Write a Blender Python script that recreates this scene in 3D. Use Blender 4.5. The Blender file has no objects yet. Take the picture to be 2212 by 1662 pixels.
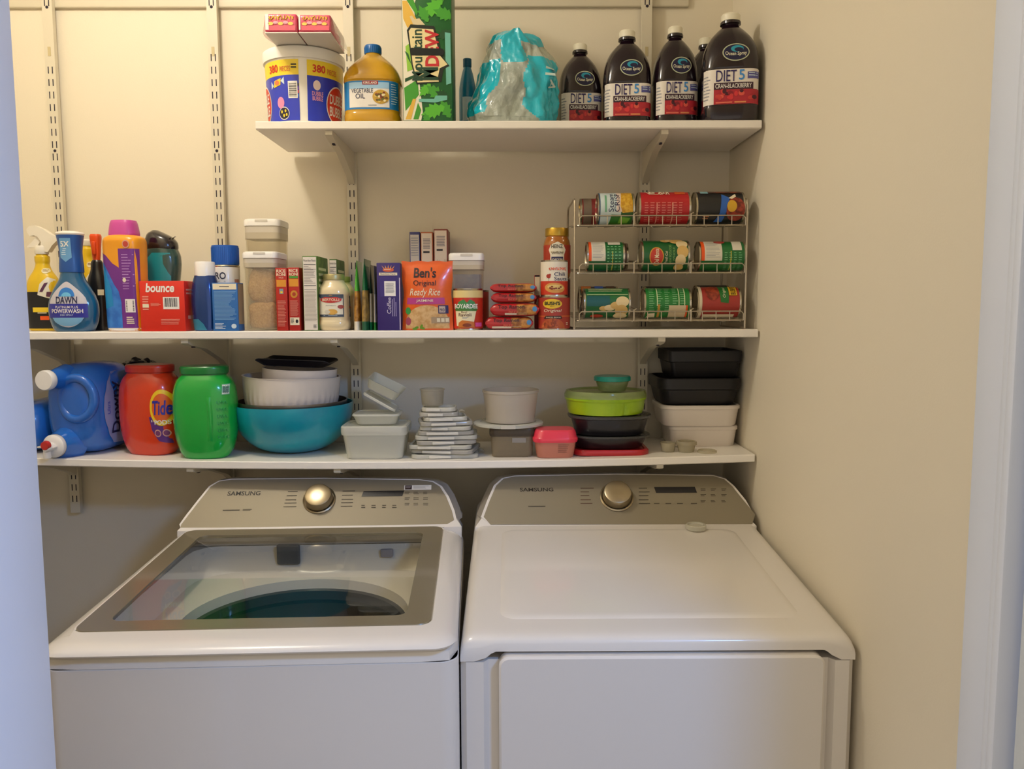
import bpy, bmesh, math, random
from mathutils import Vector, Matrix, noise
random.seed(7)
S = bpy.context.scene
COL = S.collection
PI = math.pi
# ---------------------------------------------------------------- camera, light, exposure
FPX, CX, CY = 1750.0, 1106.0, 831.0
CAMZ = 1.55
PITCH, YAW, ROLL = math.radians(5.58), math.radians(-0.26), math.radians(-0.2)
CAM_M = Matrix.Translation((0, 0, CAMZ)) @ (Matrix.Rotation(YAW, 4, 'Z') @ Matrix.Rotation(PI/2 - PITCH, 4, 'X') @ Matrix.Rotation(ROLL, 4, 'Z'))
cam = bpy.data.cameras.new('camera')
cam.sensor_width = 36.0
cam.lens = FPX/2212*36.0
cam.clip_start = 0.02
camo = bpy.data.objects.new('camera', cam)
COL.objects.link(camo)
camo.matrix_world = CAM_M
S.camera = camo
S.view_settings.view_transform = 'Standard'
S.view_settings.look = 'None'
S.view_settings.gamma = 1.0
S.view_settings.use_curve_mapping = False
S.view_settings.exposure = 0.0
W = bpy.data.worlds.new('hall_daylight')
S.world = W
W.use_nodes = True
W.node_tree.nodes['Background'].inputs[0].default_value = (1.0, 0.89, 0.74, 1)
W.node_tree.nodes['Background'].inputs[1].default_value = 0.80
LAMP_POS = (-0.85, 1.45, 2.70)


def lamp(name, kind, loc, energy, color, size=0.1, rot=(0, 0, 0)):
    l = bpy.data.lights.new(name, kind)
    l.energy = energy
    l.color = color
    if kind == 'AREA':
        l.shape = 'RECTANGLE'
        l.size, l.size_y = size
    else:
        l.shadow_soft_size = size
    o = bpy.data.objects.new(name, l)
    COL.objects.link(o)
    o.location = loc
    o.rotation_euler = rot
    return o


lamp('closet_bulb_light', 'POINT', LAMP_POS, 17.8, (1.0, 0.92, 0.79), 0.055)
lamp('hall_lamp_light', 'AREA', (0.95, -0.10, 2.31), 27, (0.19, 0.44, 1.0), (0.28, 0.28), (0, 0.35, 0))


# ---------------------------------------------------------------- pixel helpers
def px(u, v, Y):
    d = CAM_M.to_3x3() @ Vector(((u-CX)/FPX, -(v-CY)/FPX, -1))
    return Vector((0, 0, CAMZ)) + d*(Y/d.y)


def px_plane(u, v, p0, n):
    d = CAM_M.to_3x3() @ Vector(((u-CX)/FPX, -(v-CY)/FPX, -1))
    o = Vector((0, 0, CAMZ))
    return o + d*((p0-o).dot(n)/d.dot(n))


CAM_I = CAM_M.inverted()


def proj(p):
    q = CAM_I @ Vector(p)
    return (CX + FPX*q.x/-q.z, CY - FPX*q.y/-q.z)


def mpp(Y, z):                       # metres per pixel at that place
    q = CAM_I @ Vector((0, Y, z))
    return -q.z/FPX


def fit(u0, u1, vt, Y, z):           # X centre, width, height of a thing standing at depth Y on height z
    h = px((u0+u1)/2, vt, Y).z - z
    vb = proj((px((u0+u1)/2, vt, Y).x, Y, z))[1]
    c = px((u0+u1)/2, (vt+vb)/2, Y).x
    return c, (u1-u0)*mpp(Y, z+h/2), h


# ---------------------------------------------------------------- materials
def lin(c):
    c = c/255.0
    return c/12.92 if c <= 0.04045 else ((c+0.055)/1.055)**2.4


_M = {}


def rgb(c):
    if isinstance(c, str):
        c = c.lstrip('#')
        c = tuple(int(c[i:i+2], 16) for i in (0, 2, 4))
    return (lin(c[0]), lin(c[1]), lin(c[2]), 1)


def mat(c, rough=0.5, metal=0.0, coat=0.0, spec=0.5, clear=0.0, bump=None, tint=None, noise_col=None, name=None):
    """clear: share of light that passes straight through (thin plastic or glass)"""
    key = (str(c), rough, metal, coat, spec, clear, bump, str(tint), str(noise_col), name)
    if key in _M:
        return _M[key]
    m = bpy.data.materials.new(name or 'paint_%d' % len(_M))
    m.use_nodes = True
    nt = m.node_tree
    b = nt.nodes['Principled BSDF']
    b.inputs['Base Color'].default_value = rgb(c)
    b.inputs['Roughness'].default_value = rough
    b.inputs['Metallic'].default_value = metal
    b.inputs['Coat Weight'].default_value = coat
    b.inputs['Coat Roughness'].default_value = 0.08
    b.inputs['Specular IOR Level'].default_value = spec
    if noise_col:                     # (second colour, scale, low, high)
        tc = nt.nodes.new('ShaderNodeTexCoord')
        n = nt.nodes.new('ShaderNodeTexNoise')
        n.inputs['Scale'].default_value = noise_col[1]
        n.inputs['Detail'].default_value = 3
        r = nt.nodes.new('ShaderNodeValToRGB')
        r.color_ramp.elements[0].position = noise_col[2]
        r.color_ramp.elements[1].position = noise_col[3]
        r.color_ramp.elements[0].color = rgb(c)
        r.color_ramp.elements[1].color = rgb(noise_col[0])
        nt.links.new(tc.outputs['Object'], n.inputs['Vector'])
        nt.links.new(n.outputs['Fac'], r.inputs['Fac'])
        nt.links.new(r.outputs['Color'], b.inputs['Base Color'])
    if bump:                          # (scale, strength, distance)
        tc = nt.nodes.new('ShaderNodeTexCoord')
        n = nt.nodes.new('ShaderNodeTexNoise')
        n.inputs['Scale'].default_value = bump[0]
        n.inputs['Detail'].default_value = 4
        bp = nt.nodes.new('ShaderNodeBump')
        bp.inputs['Strength'].default_value = bump[1]
        bp.inputs['Distance'].default_value = bump[2]
        nt.links.new(tc.outputs['Object'], n.inputs['Vector'])
        nt.links.new(n.outputs['Fac'], bp.inputs['Height'])
        nt.links.new(bp.outputs['Normal'], b.inputs['Normal'])
    if clear > 0:
        t = nt.nodes.new('ShaderNodeBsdfTransparent')
        t.inputs[0].default_value = rgb(tint or 'ffffff')
        mx = nt.nodes.new('ShaderNodeMixShader')
        mx.inputs[0].default_value = 1-clear
        out = nt.nodes['Material Output']
        nt.links.new(t.outputs[0], mx.inputs[1])
        nt.links.new(b.outputs[0], mx.inputs[2])
        nt.links.new(mx.outputs[0], out.inputs[0])
    _M[key] = m
    return m


def gloss_glass(name, tint, ior=1.5):
    m = bpy.data.materials.new(name)
    m.use_nodes = True
    nt = m.node_tree
    t = nt.nodes.new('ShaderNodeBsdfTransparent')
    t.inputs[0].default_value = rgb(tint)
    g = nt.nodes.new('ShaderNodeBsdfGlossy')
    g.inputs['Roughness'].default_value = 0.03
    f0 = ((ior-1)/(ior+1))**2
    lw = nt.nodes.new('ShaderNodeLayerWeight')
    lw.inputs[0].default_value = 0.5
    pw = nt.nodes.new('ShaderNodeMath')
    pw.operation = 'POWER'
    pw.inputs[1].default_value = 5.0
    f = nt.nodes.new('ShaderNodeMath')
    f.operation = 'MULTIPLY_ADD'
    f.inputs[1].default_value = 1-f0
    f.inputs[2].default_value = f0
    nt.links.new(lw.outputs['Facing'], pw.inputs[0])
    nt.links.new(pw.outputs[0], f.inputs[0])
    mx = nt.nodes.new('ShaderNodeMixShader')
    nt.links.new(f.outputs[0], mx.inputs[0])
    nt.links.new(t.outputs[0], mx.inputs[1])
    nt.links.new(g.outputs[0], mx.inputs[2])
    nt.links.new(mx.outputs[0], nt.nodes['Material Output'].inputs[0])
    return m


WHITE = mat('f2eee6', 0.45)
INK = mat('1a1a24', 0.5)
NAVY = mat('1c2050', 0.5)


# ---------------------------------------------------------------- mesh builder
_TXT = {}


def text_mesh(s, bold=0.0, shear=0.0):
    k = (s, bold, shear)
    if k in _TXT:
        return _TXT[k]
    cu = bpy.data.curves.new('lettering', 'FONT')
    cu.body = s
    cu.offset = bold*.5
    cu.shear = shear
    cu.align_x = 'CENTER'
    cu.resolution_u = 3
    cu.space_line = 0.8
    ob = bpy.data.objects.new('lettering', cu)
    me = bpy.data.meshes.new_from_object(ob)
    vs = [(v.co.x, v.co.y) for v in me.vertices]
    fs = [tuple(p.vertices) for p in me.polygons]
    bpy.data.objects.remove(ob)
    bpy.data.curves.remove(cu)
    bpy.data.meshes.remove(me)
    if vs:
        x0 = min(v[0] for v in vs); x1 = max(v[0] for v in vs)
        y0 = min(v[1] for v in vs); y1 = max(v[1] for v in vs)
        vs = [((x-x0)/max(x1-x0, 1e-6), (y-y0)/max(y1-y0, 1e-6)) for x, y in vs]
    _TXT[k] = (vs, fs)
    return _TXT[k]


def rrect(w, d, r, n=6, cx=0, cy=0):
    """rounded rectangle outline, counter clockwise, 4*(n+1) points"""
    r = min(r, w/2-1e-5, d/2-1e-5)
    pts = []
    for i, (sx, sy) in enumerate(((1, 1), (-1, 1), (-1, -1), (1, -1))):
        for k in range(n+1):
            a = PI/2*i + PI/2*k/n
            pts.append((cx + sx*(w/2-r) + r*math.cos(a), cy + sy*(d/2-r) + r*math.sin(a)))
    return pts


def circ(r, n, cx=0, cy=0, a0=0.0):
    return [(cx+r*math.cos(a0+2*PI*k/n), cy+r*math.sin(a0+2*PI*k/n)) for k in range(n)]


def sup(rx, ry, e, n, cx=0, cy=0):
    pts = []
    for k in range(n):
        a = 2*PI*k/n
        c, s = math.cos(a), math.sin(a)
        pts.append((cx + rx*math.copysign(abs(c)**(2/e), c), cy + ry*math.copysign(abs(s)**(2/e), s)))
    return pts


class MB:
    def __init__(self):
        self.v, self.f, self.m, self.s, self.mats = [], [], [], [], []

    def mi(self, m):
        if m not in self.mats:
            self.mats.append(m)
        return self.mats.index(m)

    def add(self, vs, fs, m, smooth=True):
        o = len(self.v)
        self.v += [tuple(x) for x in vs]
        k = self.mi(m)
        for f in fs:
            self.f.append(tuple(i+o for i in f))
            self.m.append(k)
            self.s.append(smooth)
        return self

    def from_bm(self, bm, m, smooth=False):
        bm.verts.index_update()
        self.add([v.co[:] for v in bm.verts], [[v.index for v in f.verts] for f in bm.faces], m, smooth)
        bm.free()
        return self

    def rings(self, rs, m, cap0=True, cap1=True, smooth=True, closed=False):
        """rs: list of rings of equally many 3D points"""
        n = len(rs[0])
        vs = [p for r in rs for p in r]
        fs = []
        R = len(rs)
        for i in range(R if closed else R-1):
            a, b = i*n, ((i+1) % R)*n
            for k in range(n):
                k2 = (k+1) % n
                fs.append((a+k, a+k2, b+k2, b+k))
        if cap0 and not closed:
            fs.append(tuple(reversed(range(n))))
        if cap1 and not closed:
            fs.append(tuple((R-1)*n+k for k in range(n)))
        return self.add(vs, fs, m, smooth)

    def stack(self, secs, m, cap0=True, cap1=True, smooth=True, xf=None):
        """secs: (z, outline2d)"""
        rs = [[Vector((x, y, z)) for x, y in o] for z, o in secs]
        if xf:
            rs = [[xf @ p for p in r] for r in rs]
        return self.rings(rs, m, cap0, cap1, smooth)

    def lathe(self, prof, m, n=36, c=(0, 0, 0), cap0=False, cap1=False, xf=None, smooth=True):
        rs = [[Vector((c[0]+r*math.cos(2*PI*k/n), c[1]+r*math.sin(2*PI*k/n), c[2]+z)) for k in range(n)] for r, z in prof]
        if xf:
            rs = [[xf @ p for p in r] for r in rs]
        return self.rings(rs, m, cap0, cap1, smooth)

    def box(self, x0, x1, y0, y1, z0, z1, m, bev=0.0, seg=2, fn=None, smooth=False):
        bm = bmesh.new()
        bmesh.ops.create_cube(bm, size=1)
        for v in bm.verts:
            v.co = Vector((x0+(v.co.x+.5)*(x1-x0), y0+(v.co.y+.5)*(y1-y0), z0+(v.co.z+.5)*(z1-z0)))
        if fn:
            for v in bm.verts:
                v.co = Vector(fn(v.co))
        if bev > 0:
            bmesh.ops.bevel(bm, geom=bm.edges[:], offset=bev, segments=seg, affect='EDGES', profile=0.5)
        return self.from_bm(bm, m, smooth or (bev > 0 and seg > 2))

    def prism(self, pts, fn0, fn1, m, smooth=False):
        """closed 2D outline mapped by fn0 / fn1 to the two ends"""
        n = len(pts)
        a = [fn0(*p) for p in pts]
        b = [fn1(*p) for p in pts]
        self.add(a+b, [(k, (k+1) % n, n+(k+1) % n, n+k) for k in range(n)], m, smooth)
        for q, rev in ((a, True), (b, False)):
            self.ngon(q, m, rev)
        return self

    def ngon(self, pts, m, rev=False, smooth=False):
        from mathutils.geometry import tessellate_polygon
        tris = tessellate_polygon([[Vector(p) for p in pts]])
        fs = [(t[2], t[1], t[0]) if rev else t for t in tris]
        return self.add(pts, fs, m, smooth)

    def tube(self, pts, r, m, n=8, closed=False, caps=True):
        pts = [Vector(p) for p in pts]
        rs = []
        N = len(pts)
        up = None
        for i, p in enumerate(pts):
            if closed:
                t = (pts[(i+1) % N]-pts[i-1])
            else:
                t = pts[min(i+1, N-1)]-pts[max(i-1, 0)]
            t.normalize()
            if up is None:
                up = Vector((0, 0, 1)) if abs(t.z) < .9 else Vector((1, 0, 0))
            s = t.cross(up).normalized()
            up = s.cross(t).normalized()
            rr = r[i] if isinstance(r, (list, tuple)) else r
            rs.append([p + s*rr*math.cos(2*PI*k/n) + up*rr*math.sin(2*PI*k/n) for k in range(n)])
        return self.rings(rs, m, caps, caps, True, closed)

    def sheet(self, fn, nu, nv, m, smooth=True):
        vs = [fn(i/nu, j/nv) for j in range(nv+1) for i in range(nu+1)]
        fs = [(j*(nu+1)+i, j*(nu+1)+i+1, (j+1)*(nu+1)+i+1, (j+1)*(nu+1)+i) for j in range(nv) for i in range(nu)]
        return self.add(vs, fs, m, smooth)

    # ---- flat art laid on a surface: mp(u, v, o) gives the 3D point
    def rect(self, mp, u0, v0, u1, v1, m, o=.0005, nu=1, nv=1):
        return self.sheet(lambda a, b: mp(u0+(u1-u0)*a, v0+(v1-v0)*b, o), nu, nv, m, True)

    def ell(self, mp, cu, cv, ru, rv, m, o=.0005, n=28, rings=3, rot=0.0, a0=0, a1=2*PI):
        vs = [mp(cu, cv, o)]
        ca, sa = math.cos(rot), math.sin(rot)
        for j in range(1, rings+1):
            for k in range(n+1):
                a = a0+(a1-a0)*k/n
                x, y = ru*j/rings*math.cos(a), rv*j/rings*math.sin(a)
                vs.append(mp(cu+x*ca-y*sa, cv+x*sa+y*ca, o))
        fs = [(0, 1+k, 2+k) for k in range(n)]
        for j in range(1, rings):
            a, b = 1+(j-1)*(n+1), 1+j*(n+1)
            fs += [(a+k, b+k, b+k+1, a+k+1) for k in range(n)]
        return self.add(vs, fs, m, True)

    def poly(self, mp, pts, m, o=.0005, step=0):
        from mathutils.geometry import tessellate_polygon
        bm = bmesh.new()
        vv = [bm.verts.new((p[0], p[1], 0)) for p in pts]
        for t in tessellate_polygon([[Vector((p[0], p[1], 0)) for p in pts]]):
            try:
                bm.faces.new([vv[i] for i in t])
            except ValueError:
                pass
        if step:
            us = [p[0] for p in pts]
            u = min(us)+step
            while u < max(us):
                bmesh.ops.bisect_plane(bm, geom=bm.verts[:]+bm.edges[:]+bm.faces[:], plane_co=(u, 0, 0), plane_no=(1, 0, 0))
                u += step
        bmesh.ops.recalc_face_normals(bm, faces=bm.faces[:])
        for v in bm.verts:
            v.co = Vector(mp(v.co.x, v.co.y, o))
        return self.from_bm(bm, m, True)

    def text(self, mp, s, u0, v0, u1, v1, m, o=.001, rot=0, bold=0.0, shear=0.0, arch=0.0):
        vs, fs = text_mesh(s, bold, shear)
        out = []
        for x, y in vs:
            if rot == 90:
                u, v = u1-(u1-u0)*y, v0+(v1-v0)*x
            elif rot == -90:
                u, v = u0+(u1-u0)*y, v1-(v1-v0)*x
            elif rot == 180:
                u, v = u1-(u1-u0)*x, v1-(v1-v0)*y
            else:
                u, v = u0+(u1-u0)*x, v0+(v1-v0)*y + arch*(1-(2*x-1)**2)
            out.append(mp(u, v, o))
        return self.add(out, fs, m, False)

    def lines(self, mp, u0, v0, u1, v1, n, m, o=.0007, fill=.45, rag=.3, vert=False):
        rnd = random.Random(int(abs(u0*9e4)+abs(v1*7e4)+n))
        for i in range(n):
            e = 1-rag*rnd.random()
            if vert:
                h = (u1-u0)/n
                self.rect(mp, u0+h*i, v0, u0+h*i+h*fill, v0+(v1-v0)*e, m, o, 1, 2)
            else:
                h = (v1-v0)/n
                self.rect(mp, u0, v1-h*i-h*fill, u0+(u1-u0)*e, v1-h*i, m, o, 2, 1)
        return self

    def scrawl(self, mp, u0, v0, u1, v1, m, o=.001, n=6):
        pts = []
        for k in range(n*4+1):
            t = k/(n*4)
            pts.append(Vector(mp(u0+(u1-u0)*(t+.04*math.sin(8*t*n)), v0+(v1-v0)*(.5+.42*math.sin(t*n*2*PI+.7*math.sin(3*t*n))), o)))
        return self.tube(pts, abs(v1-v0)*.085, m, 5)

    def barcode(self, mp, u0, v0, u1, v1, o=.0006, horiz=False):
        self.rect(mp, u0, v0, u1, v1, WHITE, o, 3, 1)
        k, n = .08, 13
        for i in range(n):
            w = (.3, .55, .4, .7)[(i*7) % 4]
            a = k+(1-2*k)*i/n
            b = a+(1-2*k)/n*w
            if horiz:
                self.rect(mp, u0+(u1-u0)*.1, v0+(v1-v0)*a, u0+(u1-u0)*.9, v0+(v1-v0)*b, INK, o+.0004)
            else:
                self.rect(mp, u0+(u1-u0)*a, v0+(v1-v0)*.2, u0+(u1-u0)*b, v0+(v1-v0)*.92, INK, o+.0004)
        return self

    def build(self, name, parent=None, label=None, loc=None):
        me = bpy.data.meshes.new(name)
        me.from_pydata(self.v, [], self.f)
        for m in self.mats:
            me.materials.append(m)
        me.polygons.foreach_set('material_index', self.m)
        me.polygons.foreach_set('use_smooth', self.s)
        me.validate(clean_customdata=False)
        me.update()
        bm = bmesh.new()
        bm.from_mesh(me)
        bmesh.ops.remove_doubles(bm, verts=bm.verts[:], dist=1e-6)
        bm.to_mesh(me)
        bm.free()
        try:
            me.set_sharp_from_angle(angle=math.radians(38))
        except Exception:
            pass
        o = bpy.data.objects.new(name, me)
        COL.objects.link(o)
        if parent is not None:
            o.parent = parent
        if loc is not None:
            o.location = loc
        if label:
            o['label'] = label
        return o


def thing(name, label, cat, loc, rz=0.0, group=None):
    o = bpy.data.objects.new(name, None)
    o.empty_display_size = .03
    COL.objects.link(o)
    o.location = loc
    o.rotation_euler = (0, 0, rz)
    return tag(o, label, cat, group)


def tag(o, label, cat, group=None, kind=None):
    o['label'] = label
    o['category'] = cat
    if group:
        o['group'] = group
    if kind:
        o['kind'] = kind
    return o


def struct(name, mb, label=None):
    o = mb.build(name)
    o['kind'] = 'structure'
    if label:
        o['label'] = label
    return o


def copy_tree(o, parent=None, loc=None, rz=None, label=None):
    c = o.copy()
    COL.objects.link(c)
    if parent is not None:
        c.parent = parent
    if loc is not None:
        c.location = loc
    if rz is not None:
        c.rotation_euler = (0, 0, rz)
    if label:
        c['label'] = label
    for ch in list(o.children):
        copy_tree(ch, c)
    return c


def flat(d):                          # front face of a box of depth d, origin at its base centre
    return lambda u, v, o=0: (u, -d/2-o, v)


def cyl(r, z0=0.0, cx=0.0, cy=0.0):   # wrapped round an upright cylinder; u is arc length
    return lambda u, v, o=0: (cx+(r+o)*math.sin(u/r), cy-(r+o)*math.cos(u/r), z0+v)


def cylx(r):                          # lying can: u runs along the axis, v round the can from its front
    return lambda u, v, o=0: (u, -(r+o)*math.cos(v/r), r+(r+o)*math.sin(v/r))


def crom(ks, t):                      # Catmull-Rom through rows of numbers keyed by their first value
    i = 0
    while i < len(ks)-2 and t > ks[i+1][0]:
        i += 1
    a, b = ks[i], ks[i+1]
    p = ks[i-1] if i > 0 else a
    q = ks[i+2] if i+2 < len(ks) else b
    h = max(b[0]-a[0], 1e-9)
    s = min(max((t-a[0])/h, 0), 1)
    out = [t]
    for k in range(1, len(a)):
        m0 = (b[k]-p[k])/max(b[0]-p[0], 1e-9)*h
        m1 = (q[k]-a[k])/max(q[0]-a[0], 1e-9)*h
        if (b[k]-a[k])*(m0) < 0: m0 = 0
        if (b[k]-a[k])*(m1) < 0: m1 = 0
        if abs(b[k]-a[k]) < 1e-9: m0 = m1 = 0
        lim = 3*abs(b[k]-a[k])
        m0 = max(-lim, min(lim, m0)); m1 = max(-lim, min(lim, m1))
        s2, s3 = s*s, s*s*s
        out.append((2*s3-3*s2+1)*a[k]+(s3-2*s2+s)*m0+(-2*s3+3*s2)*b[k]+(s3-s2)*m1)
    return out


class Loft:
    """upright body: rows (z, rx, ry, exponent, cx, cy)"""
    def __init__(self, rows):
        self.k = [tuple(r)+(2.0, 0.0, 0.0)[len(r)-3:] if len(r) < 6 else tuple(r) for r in rows]

    def at(self, z):
        return crom(self.k, z)

    def mesh(self, mb, m, n=40, sub=5, z0=None, z1=None, grow=0.0, cap0=True, cap1=True):
        zs = []
        for a, b in zip(self.k, self.k[1:]):
            zs += [a[0]+(b[0]-a[0])*i/sub for i in range(sub)]
        zs.append(self.k[-1][0])
        if z0 is not None:
            zs = [z0]+[z for z in zs if z0 < z < z1]+[z1]
        rs = []
        for z in zs:
            _, rx, ry, e, cx, cy = self.at(z)
            rs.append([(x, y, z) for x, y in sup(rx+grow, ry+grow, e, n, cx, cy)])
        return mb.rings(rs, m, cap0, cap1)

    def map(self, off=0.0):
        def mp(u, v, o=0):
            _, rx, ry, e, cx, cy = self.at(v)
            o = o+off
            t = max(-.985, min(.985, (u-cx)/rx))
            y = (1-abs(t)**e)**(1/e)
            gx, gy = math.copysign(abs(t)**(e-1), t)/rx, y**(e-1)/ry
            l = math.hypot(gx, gy) or 1
            return (cx+rx*t+o*gx/l, cy-ry*y-o*gy/l, v)
        return mp
# ---------------------------------------------------------------- the closet itself
YW, XR, XL, YF = 2.28, 0.612, -1.42, 1.965
ZT = px(1100, 260.5, YF).z            # shelf tops
ZM = px(1000, 714.0, YF).z
ZL = px(80, 989.0, YF).z
SAG = 0.014
TH = 0.019
XS0, XS1 = -1.412, 0.606


def zlow(x):
    t = (x-(-0.30))/0.90
    return ZL - SAG*max(0.0, 1-t*t)


WALL = mat('eae0ca', 0.75, bump=(260, 0.10, 0.002), name='cream_wall_paint')
TRIMW = mat('e4ebfb', 0.4, name='white_gloss_trim')
SHELFM = mat('f4eee4', 0.42, name='white_melamine')
METALW = mat('dcd3bd', 0.4, name='white_painted_steel')
SLOT = mat('2a2433', 0.8, name='slot_dark')
struct('wall_back', MB().box(XL-.1, XR+.1, YW, YW+.1, 0, 2.88, WALL))
struct('wall_right', MB().box(XR, XR+.1, 1.036, YW, 0, 2.88, WALL))
struct('wall_left', MB().box(XL-.1, XL, .95, YW, 0, 2.88, WALL))
struct('floor', MB().box(-2.6, 2.6, -2.4, YW+.1, -.06, 0, mat('7c6a56', 0.6, noise_col=('6c5a46', 9, .3, .7), name='vinyl_floor')))
struct('ceiling', MB().box(-2.6, 2.6, -2.4, YW+.1, 2.78, 2.88, mat('efece4', 0.8, name='ceiling_paint')))
# partition with the door opening; its cut end shows along the left edge of the view
XJ = px(72, 900, .97).x
mb = MB().box(-2.6, XJ-.02, .87, .97, 0, 2.78, WALL)
struct('wall_front', mb)
mb = MB().box(XJ-.02, XJ, .865, .975, 0, 2.05, TRIMW, .003, 2)
mb.box(XJ-.085, XJ-.006, .85, .867, 0, 2.10, TRIMW, .005, 2)
struct('trim_1', mb, 'white painted door jamb along the left edge')
# right side of the opening: jamb board, stop bead, gap and the edge of the open door leaf
mb = MB().box(XR-.008, XR+.09, .977, 1.0395, 0, 2.05, TRIMW, .002, 2)
struct('trim_2', mb, 'white painted door jamb at the end of the right wall')
mb = MB().box(XR-.014, XR+.09, .9615, .9765, 0, 2.05, TRIMW, .003, 2)
mb.box(XR-.018, XR+.09, .9455, .961, 0, 2.05, TRIMW, .004, 2)
struct('trim_3', mb, 'white moulded door stop beside the right jamb')
mb = MB().box(XR-.002, XR+.04, .80, .931, .01, 2.04, mat('d8dfe6', .4), .003, 2)
d = struct('trim_5', mb, 'white door casing board at the far right edge')
struct('trim_4', MB().box(XJ-.085, XR+.16, .85, .985, 2.05, 2.14, TRIMW, .004, 2))
struct('wall_header', MB().box(XJ-.02, XR+.16, .88, .97, 2.14, 2.78, WALL))
mb = MB()
mb.box(XR+.095, 2.6, .87, .97, 0, 2.78, WALL)
struct('wall_hall_right', mb)
struct('baseboard_back', MB().box(XL, XR, YW-.014, YW, 0, .09, TRIMW, .003, 2))

# ceiling bulb in a porcelain holder
t = thing('ceiling_bulb', 'bare warm light bulb in a white holder on the closet ceiling above the shelves', 'lamp', (LAMP_POS[0], LAMP_POS[1], 2.78))
MB().lathe([(0, -.0005), (.055, -.0005), (.055, -.012), (.035, -.03), (.022, -.036), (0, -.036)], WHITE, 28).build('holder', t)

# horizontal mounting rail and four slotted standards
RAILZ0 = px(700, 19, YW).z
rx1 = px(1487, 5, YW).x
mb = MB().box(XL+.02, rx1, YW-.012, YW-.0003, RAILZ0, RAILZ0+.05, METALW, .004, 3)
tag(mb.build('mounting_rail'), 'long white steel rail running along the top of the back wall', 'rail')
STD = [((111, 20), (137, 400)), ((463, 17), (480, 400)), ((756, 40), (766, 500)), ((1394, 10), (1389, 500))]
words = ['leftmost slotted white shelf standard, passing behind the spray bottles',
         'second slotted white shelf standard from the left, rising above the blue capped spray can',
         'slotted white shelf standard passing behind the vegetable oil jug',
         'slotted white shelf standard rising between the two middle juice bottles']
zs1 = px(168, 1103, YW).z
STX = []
PITCHZ = 25.4*mpp(YW, 1.8)
for (a, b), lab in zip(STD, words):
    x = (px(*a, YW).x + px(*b, YW).x)/2
    STX.append(x)
    z0, z1 = zs1, 2.42
    mb = MB()
    y1, y0 = YW-.0125, YW-.0275
    w = .0135
    # folded steel channel
    o = [(-w, 0), (-w, -.015), (w, -.015), (w, 0), (w-.002, 0), (w-.002, -.013), (-w+.002, -.013), (-w+.002, 0)]
    mb.prism(o, lambda p, q: (p, y1+q, z0), lambda p, q: (p, y1+q, z1), METALW)
    zc = px(b[0], 330, YW).z
    k = 0
    z = zc - PITCHZ*.5
    zz = []
    while z > z0+.02:
        zz.append(z); z -= PITCHZ
    z = zc + PITCHZ*.5
    top = px(a[0], 120 if x < 0 and x > -1.0 else 140, YW).z
    while z < top:
        zz.append(z); z += PITCHZ
    z = RAILZ0-.002+PITCHZ*.3
    while z < z1-.02:
        zz.append(z); z += PITCHZ
    for z in zz:
        for s in (-1, 1):
            mb.box(s*.0055-.0012, s*.0055+.0012, y0-.0006, y0+.001, z-.009, z+.009, SLOT)
    for zd in (zc, RAILZ0-.004):
        mb.lathe([(0, 0), (.0035, 0), (.004, .001)], SLOT, 14, xf=Matrix.Translation((0, y0-.0012, zd)) @ Matrix.Rotation(PI/2, 4, 'X') @ Matrix.Scale(-1, 4, (0, 0, 1)))
    mb.box(-.004, .004, y0-.0008, y0, px(a[0], 118, YW).z-.012, px(a[0], 118, YW).z+.012, mat('c9b98e', .6))
    tag(mb.build('shelf_standard', loc=(x, 0, 0)), lab, 'shelf standard', 'slotted standards on the back wall')

# ---------------------------------------------------------------- shelves and brackets


def board(name, x0, x1, zf, label, rz=0.0):
    mb = MB()
    n = 24
    e = .0022
    sec = [(YF+e, 0), (YF, -e), (YF, -TH+e), (YF+e, -TH), (YW-.029, -TH), (YW-.029, 0)]
    rs = []
    for i in range(n+1):
        x = x0+(x1-x0)*i/n
        rs.append([(x, y, zf(x)+z) for y, z in sec])
    mb.rings(rs, SHELFM, smooth=False)
    return tag(mb.build(name), label, 'shelf')


XT0 = px(552, 272, YF).x
board('shelf_board', XT0, XS1-.004, lambda x: ZT, 'short white top shelf holding the tub, oil jug and juice bottles')
board('shelf_board', XS0, XS1, lambda x: ZM, 'long white middle shelf holding cleaners, boxes and the can rack')
board('shelf_board', XS0, XS1, zlow, 'long white lower shelf holding bowls and food containers above the washer')


def bracket(x, ztop, lab, grp):
    mb = MB()
    yb, yt = YW-.0285, YF+.012
    L = yb-yt
    out = [(yb, 0), (yt, 0), (yt, -.010), (yt+.02, -.016), (yt+L*.45, -.030), (yb-.03, -.068), (yb, -.085)]
    w = .0085
    mb.prism(out, lambda p, q: (-w, p, q), lambda p, q: (w, p, q), METALW)
    yh = yt+.055
    mb.box(-.003, .003, yh-.006, yh+.006, -.0235, -.0195, SLOT)
    return tag(mb.build('shelf_bracket', loc=(x, 0, ztop-TH-.0004)), lab, 'bracket', grp)


ord4 = ['behind the spray bottles', 'behind the blue capped spray can', 'behind the pasta sauce jars', 'behind the can rack']
bracket(STX[2], ZT, 'white steel bracket under the top shelf below the oil jug', 'shelf brackets')
bracket(STX[3], ZT, 'white steel bracket under the top shelf above the can rack', 'shelf brackets')
for x, w in zip(STX, ('above the blue softener jug', 'above the green tub', 'above the teal bowl', 'beside the black trays')):
    bracket(x, ZM, 'white steel bracket under the middle shelf ' + w, 'shelf brackets')
for x, w in zip(STX, ('left of the washer console', 'at the left corner of the washer console', 'over the washer dial', 'over the dryer display')):
    bracket(x, zlow(x), 'white steel bracket under the lower shelf ' + w, 'shelf brackets')
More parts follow.
